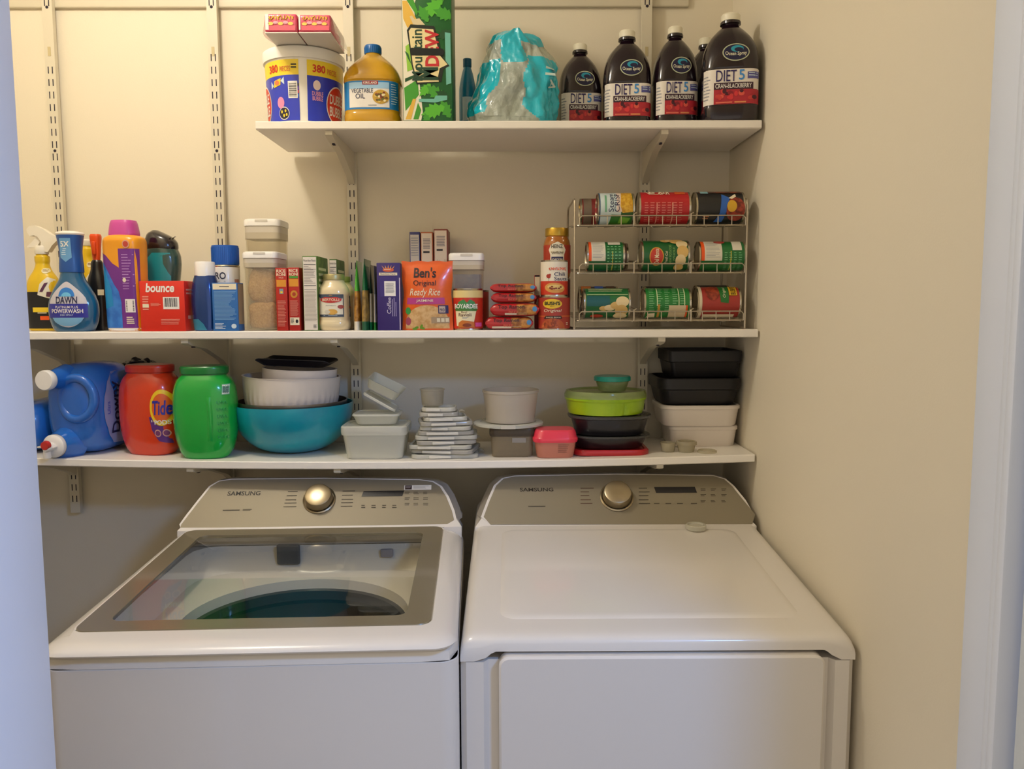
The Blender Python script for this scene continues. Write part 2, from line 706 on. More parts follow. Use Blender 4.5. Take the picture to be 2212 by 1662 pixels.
# ---------------------------------------------------------------- washer and dryer
ENAMEL = mat('eae4dc', 0.28, coat=0.5, name='white_enamel')
BRONZE = mat('938a76', 0.5, metal=0.35, name='champagne_console')
BRONZE2 = mat('8a8069', 0.35, metal=0.3, coat=.5, name='champagne_frame')
CHROME = mat('b0a48c', 0.32, metal=1.0, name='brushed_chrome')
BLACKP = mat('14141a', 0.3, coat=.3, name='black_panel')
PRINT = mat('4a4234', 0.6, name='console_print')
GREY_ = mat('a8a0a0', .5)
DARK = mat('16161c', 0.6, name='dark_gap')


class Console:
    """sloping console face: pixel outline laid on its plane, then worked in (a, b) plane coordinates"""
    def __init__(self, yb, zb, yt, zt, inv):
        R = inv.inverted().to_3x3()
        self.p0 = inv.inverted() @ Vector((0, yb, zb))
        self.x = R @ Vector((1, 0, 0))
        self.s = R @ Vector((0, yt-yb, zt-zb)).normalized()
        self.n = self.x.cross(self.s)
        self.inv = inv

    def w(self, u, v):
        return px_plane(u, v, self.p0, self.n)

    def ab(self, u, v):
        p = self.w(u, v)
        return ((p-self.p0).dot(self.x), (p-self.p0).dot(self.s))

    def mp(self, a, b, o=0):
        return self.inv @ (self.p0 + self.x*a + self.s*b + self.n*o)


def knob(c, u, v, r, parent):
    a, b = c.ab(u, v)
    X = c.x
    M = Matrix((( X.x, c.s.x, c.n.x, 0), (X.y, c.s.y, c.n.y, 0), (X.z, c.s.z, c.n.z, 0), (0, 0, 0, 1)))
    p = c.mp(a, b)
    xf = Matrix.Translation(p) @ c.inv.to_3x3().to_4x4() @ M
    mb = MB()
    mb.lathe([(r*1.16, .0005), (r*1.16, .004), (r*1.08, .006), (r*1.04, .005)], CHROME, 40, xf=xf)
    o = MB().lathe([(r*1.0, .004), (r*.97, .020), (r*.90, .026), (r*.80, .0275), (r*.3, .0285), (0, .0286)], CHROME, 40, xf=xf).build('dial', parent, 'round chrome dial')
    mb.build('dial_ring', o)


def face_parts(c, outl, root, shell_back_y, z_low, grow):
    """bronze face plate plus the white shell behind it"""
    pts = [c.ab(*p) for p in outl]
    mb = MB()
    mb.prism(pts, lambda a, b: c.mp(a, b, -.012), lambda a, b: c.mp(a, b, .0012), BRONZE)
    return pts, mb


# ---- washer
XW = (px(95, 1440, 1.29).x + px(985, 1440, 1.29).x)/2
YWF = 1.292
WROT = math.radians(2.3)
wr = thing('washing_machine', 'white top load washing machine with glass lid and champagne control panel, left of the dryer', 'washer', (XW, YWF, 0), WROT)
WM = Matrix.Translation((XW, YWF, 0)) @ Matrix.Rotation(WROT, 4, 'Z')
WI = WM.inverted()
WW, WD = .686, .74
zseam = px(540, 1440, YWF).z
zlip = px(540, 1409, YWF).z
mb = MB()
cyb = WD/2
mb.stack([(.02, rrect(WW, WD, .03, 6, 0, cyb)), (zseam-.002, rrect(WW, WD, .03, 6, 0, cyb)), (zseam-.0005, rrect(WW-.003, WD-.003, .029, 6, 0, cyb))], ENAMEL, cap1=False)
mb.build('cabinet', wr, 'white front and side panels')
# deck band under the lid with the wash opening
ZDK = .915
OPR = .232
OC = (0.0, .335)
NN = 11
mb = MB()
zt0 = zlip-.003

def rr_ang(w, d, r, cx, cy, n=72):       # rounded rectangle sampled at even angles round the wash opening
    poly = rrect(w, d, r, 10, cx, cy)
    out = []
    for k in range(n):
        dx, dy = math.cos(2*PI*k/n), math.sin(2*PI*k/n)
        best = None
        for (x0, y0), (x1, y1) in zip(poly, poly[1:]+poly[:1]):
            ex, ey = x1-x0, y1-y0
            den = dx*ey-dy*ex
            if abs(den) < 1e-12: continue
            t_ = ((x0-OC[0])*ey-(y0-OC[1])*ex)/den
            s_ = ((x0-OC[0])*dy-(y0-OC[1])*dx)/den
            if t_ > 0 and -1e-9 <= s_ <= 1+1e-9 and (best is None or t_ < best): best = t_
        out.append((OC[0]+dx*best, OC[1]+dy*best))
    return out
ang = [2*PI*k/72 for k in range(72)]
def oc(r): return [(OC[0]+r*math.cos(a), OC[1]+r*math.sin(a)) for a in ang]
RA = rr_ang
mb.stack([(zseam, RA(WW-.002, WD-.002, .03, 0, cyb)), (zt0-.006, RA(WW-.004, WD-.006, .03, 0, cyb)), (zt0, RA(WW-.016, WD-.018, .03, 0, cyb)),
          (zt0, RA(WW-.10, .57, .06, 0, .33)), (ZDK+.03, RA(WW-.115, .555, .08, 0, .325)), (ZDK+.006, RA(WW-.135, .525, .09, 0, .325)),
          (ZDK, oc(OPR+.012)), (ZDK-.006, oc(OPR)), (ZDK-.03, oc(OPR-.004))], ENAMEL, False, False)
mb.build('deck', wr, 'white deck with the wash opening')
mb = MB()
STEEL = mat('8d8578', 0.32, metal=0.85, name='drum_steel')
mb.stack([(ZDK-.024, oc(OPR+.006)), (ZDK-.03, oc(OPR-.012)), (ZDK-.05, oc(OPR-.014)), (ZDK-.062, oc(OPR-.004))], mat('3a3a3e', .35), False, False)
mb.stack([(ZDK-.062, oc(OPR-.004)), (ZDK-.40, oc(OPR-.004))], STEEL, False, False)
mb.stack([(ZDK-.40, oc(OPR-.004)), (ZDK-.405, oc(.12)), (ZDK-.30, oc(.09)), (ZDK-.26, oc(.03)), (ZDK-.255, oc(.002))], mat('6c6a70', .5), False, True)
mb.build('drum', wr, 'steel drum below a dark rim')
# bleach tray port and a small badge at the back of the deck
mb = MB()
o = [(-.02+.034*math.cos(k*PI/8), .024*math.sin(k*PI/8)) for k in range(16)]
yb_ = .606
mb.box(-.10, -.045, yb_-.018, yb_-.006, ZDK+.022, ZDK+.072, mat('555a60', .4), .006, 3)
mb.build('dispenser_cap', wr, 'dark round dispenser opening')
mb = MB()
mb.box(.145, .175, yb_-.012, yb_-.004, ZDK+.035, ZDK+.055, mat('9a98a4', .5), .003, 2)
mb.build('badge', wr)
# lid: white rolled frame, champagne printed band and glass
YH = .612
zl0, zl1 = px(540, 1372, YWF+.03).z+.004, px(540, 1142, YWF+YH).z
def zl(y): return zl0+(zl1-zl0)*(y-.04)/(YH-.04)
def lidpts(ins, r, n=9): return rrect(WW-.006-2*ins, YH+.03-2*ins, r, n, 0, (YH+.03)/2-.02)
def lid3(ins, r, dz): return [(x, y, zl(y)+dz) for x, y in lidpts(ins, r)]
band = lambda ins, f, bk, r: rrect(WW-2*ins+.015, bk-f, r, 9, -.0085, (bk+f)/2)
def b3(ins, f, bk, r, dz): return [(x, y, zl(y)+dz) for x, y in band(ins, f, bk, r)]
low = zlip+.001
def lip(ins, r, t): return [(x, y, low*(1-t)+t*(zl(y))) for x, y in lidpts(ins, r)]
mb = MB()
mb.rings([lip(.014, .03, .0), lip(.003, .036, .10), lip(0, .04, .30), lip(.003, .04, .50), lip(.010, .038, .72), lip(.020, .034, .89), lip(.032, .03, .975),
          b3(.045, .045, YH, .025, .0005), b3(.047, .047, YH-.002, .024, -.002)], ENAMEL, False, False)
mb.build('lid_frame', wr, 'white rounded lid frame')
mb = MB()
mb.rings([b3(.047, .047, YH-.002, .024, -.001), b3(.048, .048, YH-.003, .024, .001), b3(.092, .088, YH-.045, .02, .001), b3(.093, .089, YH-.046, .02, -.006)], BRONZE2, False, False)
mb.build('lid_band', wr, 'champagne band round the glass')
mb = MB()
g = b3(.091, .087, YH-.044, .02, -.0005)
mb.ngon(g, gloss_glass('lid_glass', 'f2f2ea', 1.55))
mb.build('lid_window', wr, 'clear tinted glass window')
# rounded side rails of the top and the console
c = Console(YH+.012, zl1+.001, YH+.105, zl1+.091, WI)
outl = [(390, 1141), (958, 1141), (962, 1136), (981, 1124), (976, 1104), (964, 1074), (950, 1052), (934, 1042), (905, 1038), (700, 1035), (500, 1037), (474, 1041), (456, 1052), (432, 1082), (404, 1118), (392, 1134)]
pts, fmb = face_parts(c, outl, wr, None, None, .008)
xs = [p[0] for p in pts]
bt = max(p[1] for p in pts)


def shell(c, pts, root, grow, yback, zdown, half):
    n = len(pts)
    mx, my = sum(p[0] for p in pts)/n, sum(p[1] for p in pts)/n
    big = []
    for i, p in enumerate(pts):
        a, q = pts[i-1], pts[(i+1) % n]
        d = Vector((q[0]-a[0], q[1]-a[1]))
        nn = Vector((d.y, -d.x)).normalized()
        g_ = grow if p[1] > .004 else 0
        big.append((p[0]+nn.x*g_*(1.0 if abs(nn.x) > .3 else .6), max(p[1]+nn.y*g_*.5, 0)))
    mb = MB()
    r0 = [c.mp(a, b, -.0005) for a, b in big]
    r1 = [c.mp(a*1.0, b, -.004) for a, b in big]
    r2 = []
    for a, b in big:
        sx = math.copysign(min(.012, abs(a-mx)*.05), a-mx)
        p = c.mp(a+sx, b, -.012)
        p.y += .05
        r2.append(p)
    r3 = []
    for p in r2:
        r3.append(Vector((p.x, yback, p.z-.012 if p.z > zdown+.05 else p.z)))
    for r in (r0, r1, r2, r3):
        for p in r:
            p.x = max(-half, min(half, p.x))
    mb.rings([r0, r1, r2, r3], ENAMEL, True, True, True)
    return mb.build('console_shell', root, 'white shell behind the control panel')


def cheek(yh, z, half, yb, root):
    mb = MB()
    o_ = [(yh+.004, z-.03), (yh+.005, z-.003), (yh+.052, z+.034), (yb, z+.034), (yb, z-.03)]
    mb.prism(o_, lambda p, q: (-half+max(0, q-z+.003)*.9, p, q), lambda p, q: (half-max(0, q-z+.003)*.9, p, q), ENAMEL)
    return mb.build('rear_deck', root)


cheek(YH, zl1, WW/2-.004, WD-.004, wr)
shell(c, pts, wr, .007, WD-.002, .97, WW/2-.004)
knob(c, 690, 1081, .0345, wr)
mb = fmb
A = lambda u0, v0, u1, v1: (*c.ab(u0, v0), *c.ab(u1, v1))
P = PRINT
mb.text(c.mp, 'SAMSUNG', *A(491, 1072, 564, 1062), mat('2b2720', .5), .0018, bold=.03)
mb.lines(c.mp, *A(481, 1106, 519, 1102), 1, P, .0018, .7, .05)
mb.lines(c.mp, *A(524, 1106, 545, 1101), 2, P, .0018)
for v in (1063, 1072, 1081, 1088, 1096):
    k = (v-1063)/33
    mb.lines(c.mp, *A(622-k*10, v+2, 645-k*4, v-1), 1, P, .0018, .6, .2)
    mb.lines(c.mp, *A(740-k*4, v+1, 768-k*5, v-2), 1, P, .0018, .6, .2)
for u in (786, 808, 831, 853):
    mb.lines(c.mp, *A(u-6, 1101, u+5, 1092), 2, P, .0018, .4, .3)
for v in (1067, 1079, 1091):
    for u in (880, 899, 920):
        mb.lines(c.mp, *A(u-6, v+4, u+6, v-3), 2, P, .0018, .35, .3)
face = mb.build('console_face', wr, 'champagne metallic control panel')
mb = MB()
a0, b0, a1, b1 = A(781, 1074, 870, 1061)
mb.poly(c.mp, [(a0, b0), (a1, b0), (a1+.004, b1), (a0+.004, b1)], BLACKP, .002)
mb.build('display', face, 'narrow black display')
mb = MB()
mb.rect(c.mp, *A(873, 1060, 932, 1049), WHITE, .002)
mb.rect(c.mp, *A(875, 1059, 890, 1050), mat('3b2b2b', .5), .0024)
mb.lines(c.mp, *A(893, 1058, 929, 1051), 3, mat('b9b5b0', .5), .0024)
mb.lines(c.mp, *A(877, 1057, 888, 1052), 2, GREY_, .0028)
mb.build('sticker', face, 'small white sticker with a black corner')

# ---- dryer
YDF = 1.352
XD = (px(993, 1450, YDF).x + px(1848, 1450, YDF).x)/2
dr = thing('clothes_dryer', 'white front load dryer with champagne control panel, beside the right wall', 'dryer', (XD, YDF, 0), 0)
DI = Matrix.Translation((-XD, -YDF, 0))
DW = (1848-993)*mpp(YDF, .94)
DD = .76
zs_ = px(1020, 1430, YDF).z
mb = MB()
# cabinet: sides with a recessed front
xd0, xd1 = px(1078, 1500, YDF).x-XD, px(1775, 1500, YDF).x-XD
xr0, xr1 = px(1050, 1500, YDF).x-XD, px(1797, 1500, YDF).x-XD
o = [(-DW/2, .01), (-DW/2+.01, 0), (xr0-.004, 0), (xr0+.004, .012), (xr1-.004, .012), (xr1+.004, 0), (DW/2-.01, 0), (DW/2, .01), (DW/2, DD-.002), (-DW/2, DD-.002)]
mb.prism(o, lambda p, q: (p, q, .02), lambda p, q: (p, q, zs_-.001), ENAMEL)
mb.build('cabinet', dr, 'white side and front panels')
mb = MB()
zd = px(1400, 1412, YDF).z
pts2 = rrect(xd1-xd0, zd-.12, .018, 6, (xd0+xd1)/2, (zd+.12)/2)
pin = rrect(xd1-xd0-.008, zd-.128, .014, 6, (xd0+xd1)/2, (zd+.12)/2)
mb.rings([[(p, .011, q) for p, q in pts2], [(p, -.010, q) for p, q in pts2], [(p, -.0135, q) for p, q in pin]], ENAMEL, True, True)
dd = mb.build('door', dr, 'flat white door with rounded corners')
# rolled top cover; its lower front edge lifts over the door
YHD = .565
z_e, z_b = px(1400, 1372, YDF+.02).z+.006, px(1400, 1133, YDF+YHD).z
ztop = lambda y: z_e+(z_b-z_e)*max(y-.03, 0)/(YHD-.03)
mb = MB()
prof = [(.0, 0), (.0, .5), (.003, .72), (.010, .88), (.022, .97), (.04, 1.0), (.10, 1.0), (.30, 1.0), (YHD+.02, 1.0), (DD-.004, 1.0)]
NX = 40
xsx = [-1, -.999, -.99, -.975, -.955, -.93, -.87, -.845, -.82, -.805, -.795] + [(-.78+1.58*k/14) for k in range(15)] + [.815, .83, .845, .86, .88, .93, .955, .975, .99, .999, 1]
rs = []
for t in xsx:
    x = t*DW/2
    # rounded shoulder at both ends
    e = max(0, abs(t)-.93)/.07
    drop = .024*(1-math.sqrt(max(0, 1-e*e)))
    zbot = zs_ if (x < xr0-.012 or x > xr1+.012) else None
    if zbot is None:
        k = min(1, (x-(xr0-.012))/.03, ((xr1+.012)-x)/.03)
        k = k*k*(3-2*k)
        zbot = zs_+(zd+.0045-zs_)*k
    r = []
    for y, f in prof:
        y2 = y + (0 if f >= 1 else 0)
        zt_ = ztop(y)-drop
        r.append((x, y2, zbot+(zt_-zbot)*f))
    r.append((x, DD-.004, zs_))
    r.append((x, .014, zs_+.0 if zbot == zs_ else zbot))
    rs.append(r)
mb.rings(rs, ENAMEL)
# raised panel pressed into the top
pp = lambda ins, dz: [(x, y, ztop(y)+dz) for x, y in rrect(DW-.135-2*ins, .46-2*ins, .03, 6, 0, .30)]
mb.rings([pp(0, -.0005), pp(.004, .0015), pp(.012, .003), pp(.02, .003)], ENAMEL, False, True)
mb.build('top_cover', dr, 'white rolled top cover')
c = Console(YHD-.004, z_b+.001, YHD+.089, z_b+.091, DI)
outl = [(1060, 1134), (1625, 1133), (1631, 1112), (1606, 1082), (1582, 1052), (1564, 1036), (1540, 1029), (1330, 1026), (1112, 1030), (1088, 1035), (1072, 1050), (1058, 1082), (1045, 1117)]
pts, fmb = face_parts(c, outl, dr, None, None, .008)
cheek(YHD-.014, z_b, DW/2-.004, DD-.008, dr)
shell(c, pts, dr, .007, DD-.006, .97, DW/2-.003)
knob(c, 1332, 1075, .036, dr)
mb = fmb
mb.text(c.mp, 'SAMSUNG', *A(1123, 1063, 1195, 1055), mat('2b2118', .5), .0018, bold=.03)
mb.lines(c.mp, *A(1141, 1097, 1179, 1094), 1, P, .0018, .7, .05)
for v in (1056, 1064, 1072, 1081, 1089):
    mb.lines(c.mp, *A(1254, v+2, 1283, v-1), 1, mat('5a3d2c', .6), .0018, .6, .5)
    mb.lines(c.mp, *A(1380, v+2, 1404, v-1), 1, P, .0018, .6, .3)
for v in (1060, 1072, 1085):
    for u in (1520, 1542, 1565):
        mb.lines(c.mp, *A(u-6, v+3, u+5, v-3), 2, P, .0018, .35, .4)
for u in (1420, 1445, 1470, 1500):
    mb.lines(c.mp, *A(u-7, 1093, u+6, 1088), 1, P, .0018, .4, .3)
face = mb.build('console_face', dr, 'champagne metallic control panel')
mb = MB()
a0, b0, a1, b1 = A(1417, 1066, 1503, 1053)
mb.poly(c.mp, [(a0, b0), (a1, b0), (a1-.003, b1), (a0-.003, b1)], BLACKP, .002)
mb.build('display', face, 'narrow black display')
# small clear lid leaning on the foot of the dryer console
CLEARP = mat('e4e2d4', .18, clear=.45, tint='f2f0e6', coat=.4, name='clear_plastic')
lx = px(1500, 1140, YDF+YHD-.03).x
yl = .52
o = MB().lathe([(0, .0), (.022, .0), (.024, .002), (.024, .011), (.022, .0125), (.018, .012), (.0165, .009), (0, .009)], CLEARP, 32).build('jar_lid', loc=(lx, YDF+yl, ztop(yl)+.0032))
tag(o, 'small round clear plastic lid lying on the dryer top below the display', 'lid')
# ---------------------------------------------------------------- top shelf
def place(u0, u1, vt, Yf, z, depth=None, round_=True, dr=1.0):
    """returns base centre, width, height; Yf is the front of the thing, depth None means as deep as wide"""
    Y = Yf
    x, w, h = fit(u0, u1, vt, Y, z)
    if round_:
        for _ in range(3):
            Y = Yf + w*dr/2
            x, w, h = fit(u0, u1, vt, Y, z)
    d = depth if depth else w*dr
    return Vector((x, Yf + d/2, z)), w, h


def box_thing(name, label, cat, u0, u1, vt, Yf, z, depth, m, deco=None, rz=0.0, group=None, bev=.0012, sides=None):
    p, w, h = place(u0, u1, vt, Yf, z, depth, False)
    mb = MB()
    mb.box(-w/2, w/2, -depth/2, depth/2, 0, h, m, bev, 2)
    if deco:
        deco(mb, flat(depth), w, h)
    if sides:
        sides(mb, w, h, depth)
    o = mb.build(name, loc=p)
    o.rotation_euler = (0, 0, rz)
    return tag(o, label, cat, group)


RED = mat('d0251f', .4); DRED = mat('9c1820', .45); YEL = mat('f2cf2e', .4); BLUE = mat('2340b8', .35, coat=.2); LBLUE = mat('3f8fd8', .4)
GREEN = mat('1f7a34', .45); LGREEN = mat('56b62c', .45); ORANGE = mat('ee5a1e', .4); PURPLE = mat('6b2f86', .4); PINK = mat('d64f9a', .35)
CREAM = mat('efe3c4', .5); BROWN = mat('7a4a26', .6); BLACK = mat('141418', .35, coat=.3); TAN = mat('d9b98a', .6); GOLD = mat('c99a2e', .4)
KRAFT = mat('cfc4b4', .6); GREY = mat('9a9aa0', .5); PALE = mat('cfe0ec', .45); PLWHITE = mat('f4f1ec', .3, coat=.3)
ZTS = ZT + .0004
# candy tub
p, w, h = place(572, 745, 96, YF+.010, ZTS)
h = px(657, 96, YF+.012).z - ZTS
p.z += .0004
r = w/2
t = thing('candy_tub', 'large white plastic tub with blue and yellow wrap on the left of the top shelf', 'tub', p)
mb = MB()
rb, rt = r*.87, r*.945
mb.lathe([(0, 0), (rb-.004, 0), (rb, .004), (rt, h*.86), (rt, h*.90)], mat('f1ece2', .35), 56, cap0=False, cap1=True)
tub = mb.build('tub_body', t)
MB().lathe([(rt, h*.845), (rt+.004, h*.845), (r*.985, h*.86), (r, h*.90), (r, h*.965), (r*.99, h*.985), (r*.95, h), (r*.92, h), (r*.90, h*.975), (0, h*.975)], PLWHITE, 56).build('lid', t, 'white snap lid')
rr = (rb+rt)/2
def tubmap(u, v, o=0):
    k = (rb+(rt-rb)*(v/(h*.86)))+o
    return (k*math.sin(u), -k*math.cos(u), v)
mb = MB()
for a0, a1 in ((-1.75, .09), (.30, 1.9)):
    mb.rect(tubmap, a0, .006, a1, h*.62, mat('2438c0', .3, coat=.3), .0006, 18, 3)
    mb.rect(tubmap, a0, h*.62, a1, h*.82, mat('f2d531', .35), .0006, 18, 2)
mb.text(tubmap, '380', -.80, h*.665, -.48, h*.765, RED, .0016, bold=.04)
mb.text(tubmap, 'PIECES', -.42, h*.67, -.12, h*.735, mat('d86a3a', .5), .0016, bold=.02)
mb.text(tubmap, '380', .44, h*.665, .78, h*.765, RED, .0016, bold=.04)
mb.text(tubmap, 'PIECES', .84, h*.665, 1.15, h*.735, mat('d86a3a', .5), .0016, bold=.02)
mb.lines(tubmap, -.10, h*.69, .05, h*.76, 2, INK, .0014, .5, .1)
for ce in (-1.22, 1.22):
    mb.ell(tubmap, ce, h*.28, .40, h*.26, WHITE, .0012, 36, 4)
    mb.ell(tubmap, ce, h*.28, .375, h*.242, mat('d8402e', .4), .0018, 36, 4)
    mb.text(tubmap, 'DUBBLE', ce-.30, h*.29, ce+.30, h*.42, WHITE, .0026, bold=.04)
    mb.text(tubmap, 'BUBBLE', ce-.30, h*.13, ce+.30, h*.26, WHITE, .0026, bold=.04)
mb.poly(tubmap, [(-.66, h*.47), (-.42, h*.50), (-.40, h*.585), (-.62, h*.56)], YEL, .0013, .08)
mb.ell(tubmap, -.53, h*.53, .075, h*.032, mat('e07a4a', .5), .0018)
mb.poly(tubmap, [(-.66, h*.50), (-.76, h*.46), (-.75, h*.56)], PALE, .0013)
mb.poly(tubmap, [(-.41, h*.55), (-.30, h*.50), (-.31, h*.60)], PALE, .0013)
mb.barcode(tubmap, -.20, h*.32, .05, h*.54, .0013, True)
for k, cc in enumerate(('3a7ad0', 'd84a4a', '7a4ab0', '2f2f38')):
    mb.rect(tubmap, .055, h*(.34+.045*k), .085, h*(.375+.045*k), mat(cc, .5), .0013)
mb.ell(tubmap, -.35, h*.13, .16, h*.085, WHITE, .0013, 24, 3)
mb.ell(tubmap, -.35, h*.13, .145, h*.074, mat('1a1d3a', .4), .0019, 24, 3)
for du, dv in ((-.06, .02), (.05, .03), (.0, -.03), (.08, -.02)):
    mb.ell(tubmap, -.35+du, h*(.13+dv), .026, h*.02, YEL, .0025)
mb.ell(tubmap, -.44, h*.27, .11, h*.075, mat('ee8fb4', .35), .0013)
mb.text(tubmap, 'DUBBLE\nBUBBLE', .42, h*.30, .72, h*.42, mat('e8a0b8', .4), .0016, bold=.03)
mb.ell(tubmap, .55, h*.50, .10, h*.065, mat('f0d9d4', .4), .0013)
mb.build('wrap_label', tub, 'blue and yellow printed wrap')
# two shrink wrapped candy packs on the tub
pz = p.z + h + .0006
YP = p.y - .175
for k, (u0, u1, side) in enumerate(((570.5, 642, 'left'), (643.5, 715, 'right'))):
    x, w2, h2 = fit(u0, u1, 31 if k else 29, YP, pz)
    dp = .155
    t = thing('candy_pack', 'shiny pink candy multipack on the tub lid, the %s one of the pair' % side, 'candy pack', (x, YP+dp/2, pz), 0, 'candy packs on the tub')
    mb = MB()
    mb.box(-w2/2+.0004, w2/2-.0004, -dp/2, dp/2, 0, h2-.0025, mat('cf3a5c', .22, coat=.6, bump=(60, .5, .004), noise_col=('e46a86', 30, .4, .7)), .005, 3)
    mp = flat(dp)
    mb.rect(mp, -w2*.40, .003, w2*.44, h2*.32, mat('e0506a', .25, coat=.6), .0008)
    mb.scrawl(mp, -w2*.36, h2*.58, w2*.40, h2*.86, YEL, .001, 7)
    for q in range(5):
        mb.ell(mp, -w2*.3+q*w2*.15, h2*(.42+.06*(q % 2)), w2*.08, h2*.08, (mat('f2c95e', .3), mat('f2a4b4', .3))[q % 2], .0012)
    mb.rect(mp, -w2*.46 if k == 0 else -w2*.47, h2*.1, -w2*.36 if k == 0 else -w2*.42, h2*.9, mat('f6e7e6', .15, coat=.7), .0012)
    pk = mb.build('wrapped_pack', t)
    mb = MB()
    mb.box(-w2/2+.002, w2/2-.002, -dp/2+.004, dp/2-.004, .0, .0025, KRAFT, 0)
    MB().box(-w2/2+.001, w2/2-.001, -dp/2+.0008, dp/2-.001, 0, .0022, mat('e2dcd2', .5), 0).build('tray', t, 'pale card tray')
    pk.location.z = .0024
    mb2 = MB().sheet(lambda a, b: ((w2/2 if k else -w2/2)*(1) + (1 if k else -1)*(.0006+.010*b*(.6+.4*math.sin(7*a))), -dp/2+.01+dp*.9*a, h2*(.85-.75*b)), 8, 5, mat('efe8dd', .2, clear=.55, coat=.5))
    mb2.build('clear_wrap', t, 'loose clear wrap')

# vegetable oil jug
p, w, h = place(746, 868, 100, YF+.010, ZTS, dr=.92)
OILM = mat('d9a514', .12, coat=.8, spec=.6, clear=.22, tint='f0cc50', name='golden_oil')
t = thing('oil_jug', 'clear jug of golden vegetable oil with a blue cap beside the green soda carton', 'jug', p)
a, d = w/2, w*.46
L = Loft([(0, a*.90, d*.90, 3.4), (.004, a*.97, d*.97, 3.6), (h*.10, a*.985, d*.985, 3.6), (h*.13, a*.965, d*.965, 3.6), (h*.15, a*.965, d*.965, 3.6), (h*.50, a*.965, d*.965, 3.6), (h*.52, a, d, 3.4), (h*.56, a, d, 3.2), (h*.66, a*.90, d*.9, 2.8), (h*.76, a*.70, d*.70, 2.4), (h*.85, a*.42, d*.42, 2.0), (h*.885, a*.29, a*.29, 2.0), (h*.90, a*.27, a*.27, 2.0)])
mb = MB(); L.mesh(mb, OILM, 48, 4)
body = mb.build('bottle', t)
mb = MB()
mb.lathe([(a*.29, h*.895), (a*.295, h*.90), (a*.295, h*.985), (a*.27, h), (0, h)], mat('1c63a8', .35), 36)
for k in range(30):
    q = 2*PI*k/30
    mb.tube([(a*.296*math.cos(q), a*.296*math.sin(q), h*.905), (a*.296*math.cos(q), a*.296*math.sin(q), h*.975)], .0006, mat('1c63a8', .35), 4)
mb.build('cap', t, 'blue screw cap')
mp = L.map()
mb = MB()
mb.rect(mp, -a*.93, h*.155, a*.93, h*.495, mat('1f7fc4', .35), .0007, 24, 4)
mb.rect(mp, -a*.70, h*.175, a*.66, h*.475, mat('e9e3dc', .4), .0013, 16, 4)
mb.rect(mp, -a*.70, h*.40, a*.66, h*.475, mat('9cc4e4', .4), .0016, 16, 1)
mb.rect(mp, -a*.24, h*.445, a*.30, h*.49, mat('a02028', .4), .002, 6, 1)
mb.text(mp, 'KIRKLAND', -a*.20, h*.453, a*.26, h*.482, WHITE, .0027, bold=.03)
mb.text(mp, 'VEGETABLE', -a*.62, h*.35, a*.12, h*.40, NAVY, .002)
mb.text(mp, 'OIL', -a*.48, h*.28, -a*.16, h*.34, NAVY, .002)
mb.ell(mp, a*.38, h*.30, a*.28, h*.085, mat('c9a03a', .5), .002, 24, 3)
rnd = random.Random(3)
for k in range(26):
    q, s = rnd.uniform(0, 2*PI), rnd.uniform(0, .8)
    mb.ell(mp, a*.38+a*.26*s*math.cos(q), h*.30+h*.075*s*math.sin(q), a*.045, h*.014, mat(rnd.choice(['7a3a1e', 'b8452a', '5f6a1e', 'e0c06a', '6a4a1c', 'efe0b0']), .5), .0026+k*.00002, 8, 1)
mb.lines(mp, -a*.05, h*.185, a*.25, h*.205, 1, GREY, .002)
mb.lines(mp, a*.72, h*.20, a*.90, h*.46, 9, PALE, .0014, .3)
mb.build('label', body, 'blue and white paper label')

# green soda carton standing on end
p, w, h = place(869.5, 976, 100, YF+.004, ZTS, .125, False)
h = .395
x = px(923, 140, YF+.004).x
GR1 = mat('17602a', .4); GR2 = mat('3f9a2a', .4); GR3 = mat('0f4a22', .4); LG = mat('8fc63d', .4); OCH = mat('e3b548', .4); IVORY = mat('ece6cf', .4)
mb = MB()
dp = .125
mb.box(-w/2, w/2, -dp/2, dp/2, 0, h, GR1, .0012, 2)
mp = flat(dp)
H = .262                                     # the art repeats above the visible part
def PX(u, v):                                # photograph pixel on the carton front to (u, v) on the face
    q = px(u, v, YF+.004)
    return (q.x-x, q.z-ZTS)
def pp_(*a): return [PX(*q) for q in a]
hw = w/2-.0012
def clipx(pts): return [(max(-hw, min(hw, q[0])), max(.001, q[1])) for q in pts]
mb.poly(mp, [(-hw, .001), (-hw, h-.002), (-hw*.35, h-.002), (-hw*.30, .30), (-.030, .26), (-.020, .18), (-.020, .10), (-.012, .02), (-.016, .001)], IVORY, .0005)
for q in (((870, 0), (880, 0), (905, 52), (893, 66)), ((884, 0), (896, 0), (915, 42), (906, 50))):
    pass
mb.poly(mp, clipx(pp_((869, 2), (879, 2), (903, 48), (880, 60), (871, 40))), OCH, .0009)
mb.poly(mp, clipx(pp_((878, 0), (893, 0), (903, 26), (900, 34))), GR2, .0010)
mb.poly(mp, clipx(pp_((873, 190), (902, 172), (905, 205), (876, 240))), GR2, .0009)
mb.poly(mp, clipx(pp_((876, 100), (888, 92), (892, 150), (880, 155))), LG, .0009)
mb.poly(mp, clipx(pp_((876, 258), (892, 214), (899, 214), (888, 258))), OCH, .0010)
mb.poly(mp, clipx(pp_((893, 258), (903, 222), (910, 238), (904, 258))), GR2, .0010)
mb.poly(mp, clipx(pp_((875, 170), (900, 160), (901, 165), (875, 178))), GR3, .0010)
mb.poly(mp, clipx(pp_((874, 110), (882, 116), (889, 140), (882, 128))), GR1, .0010)


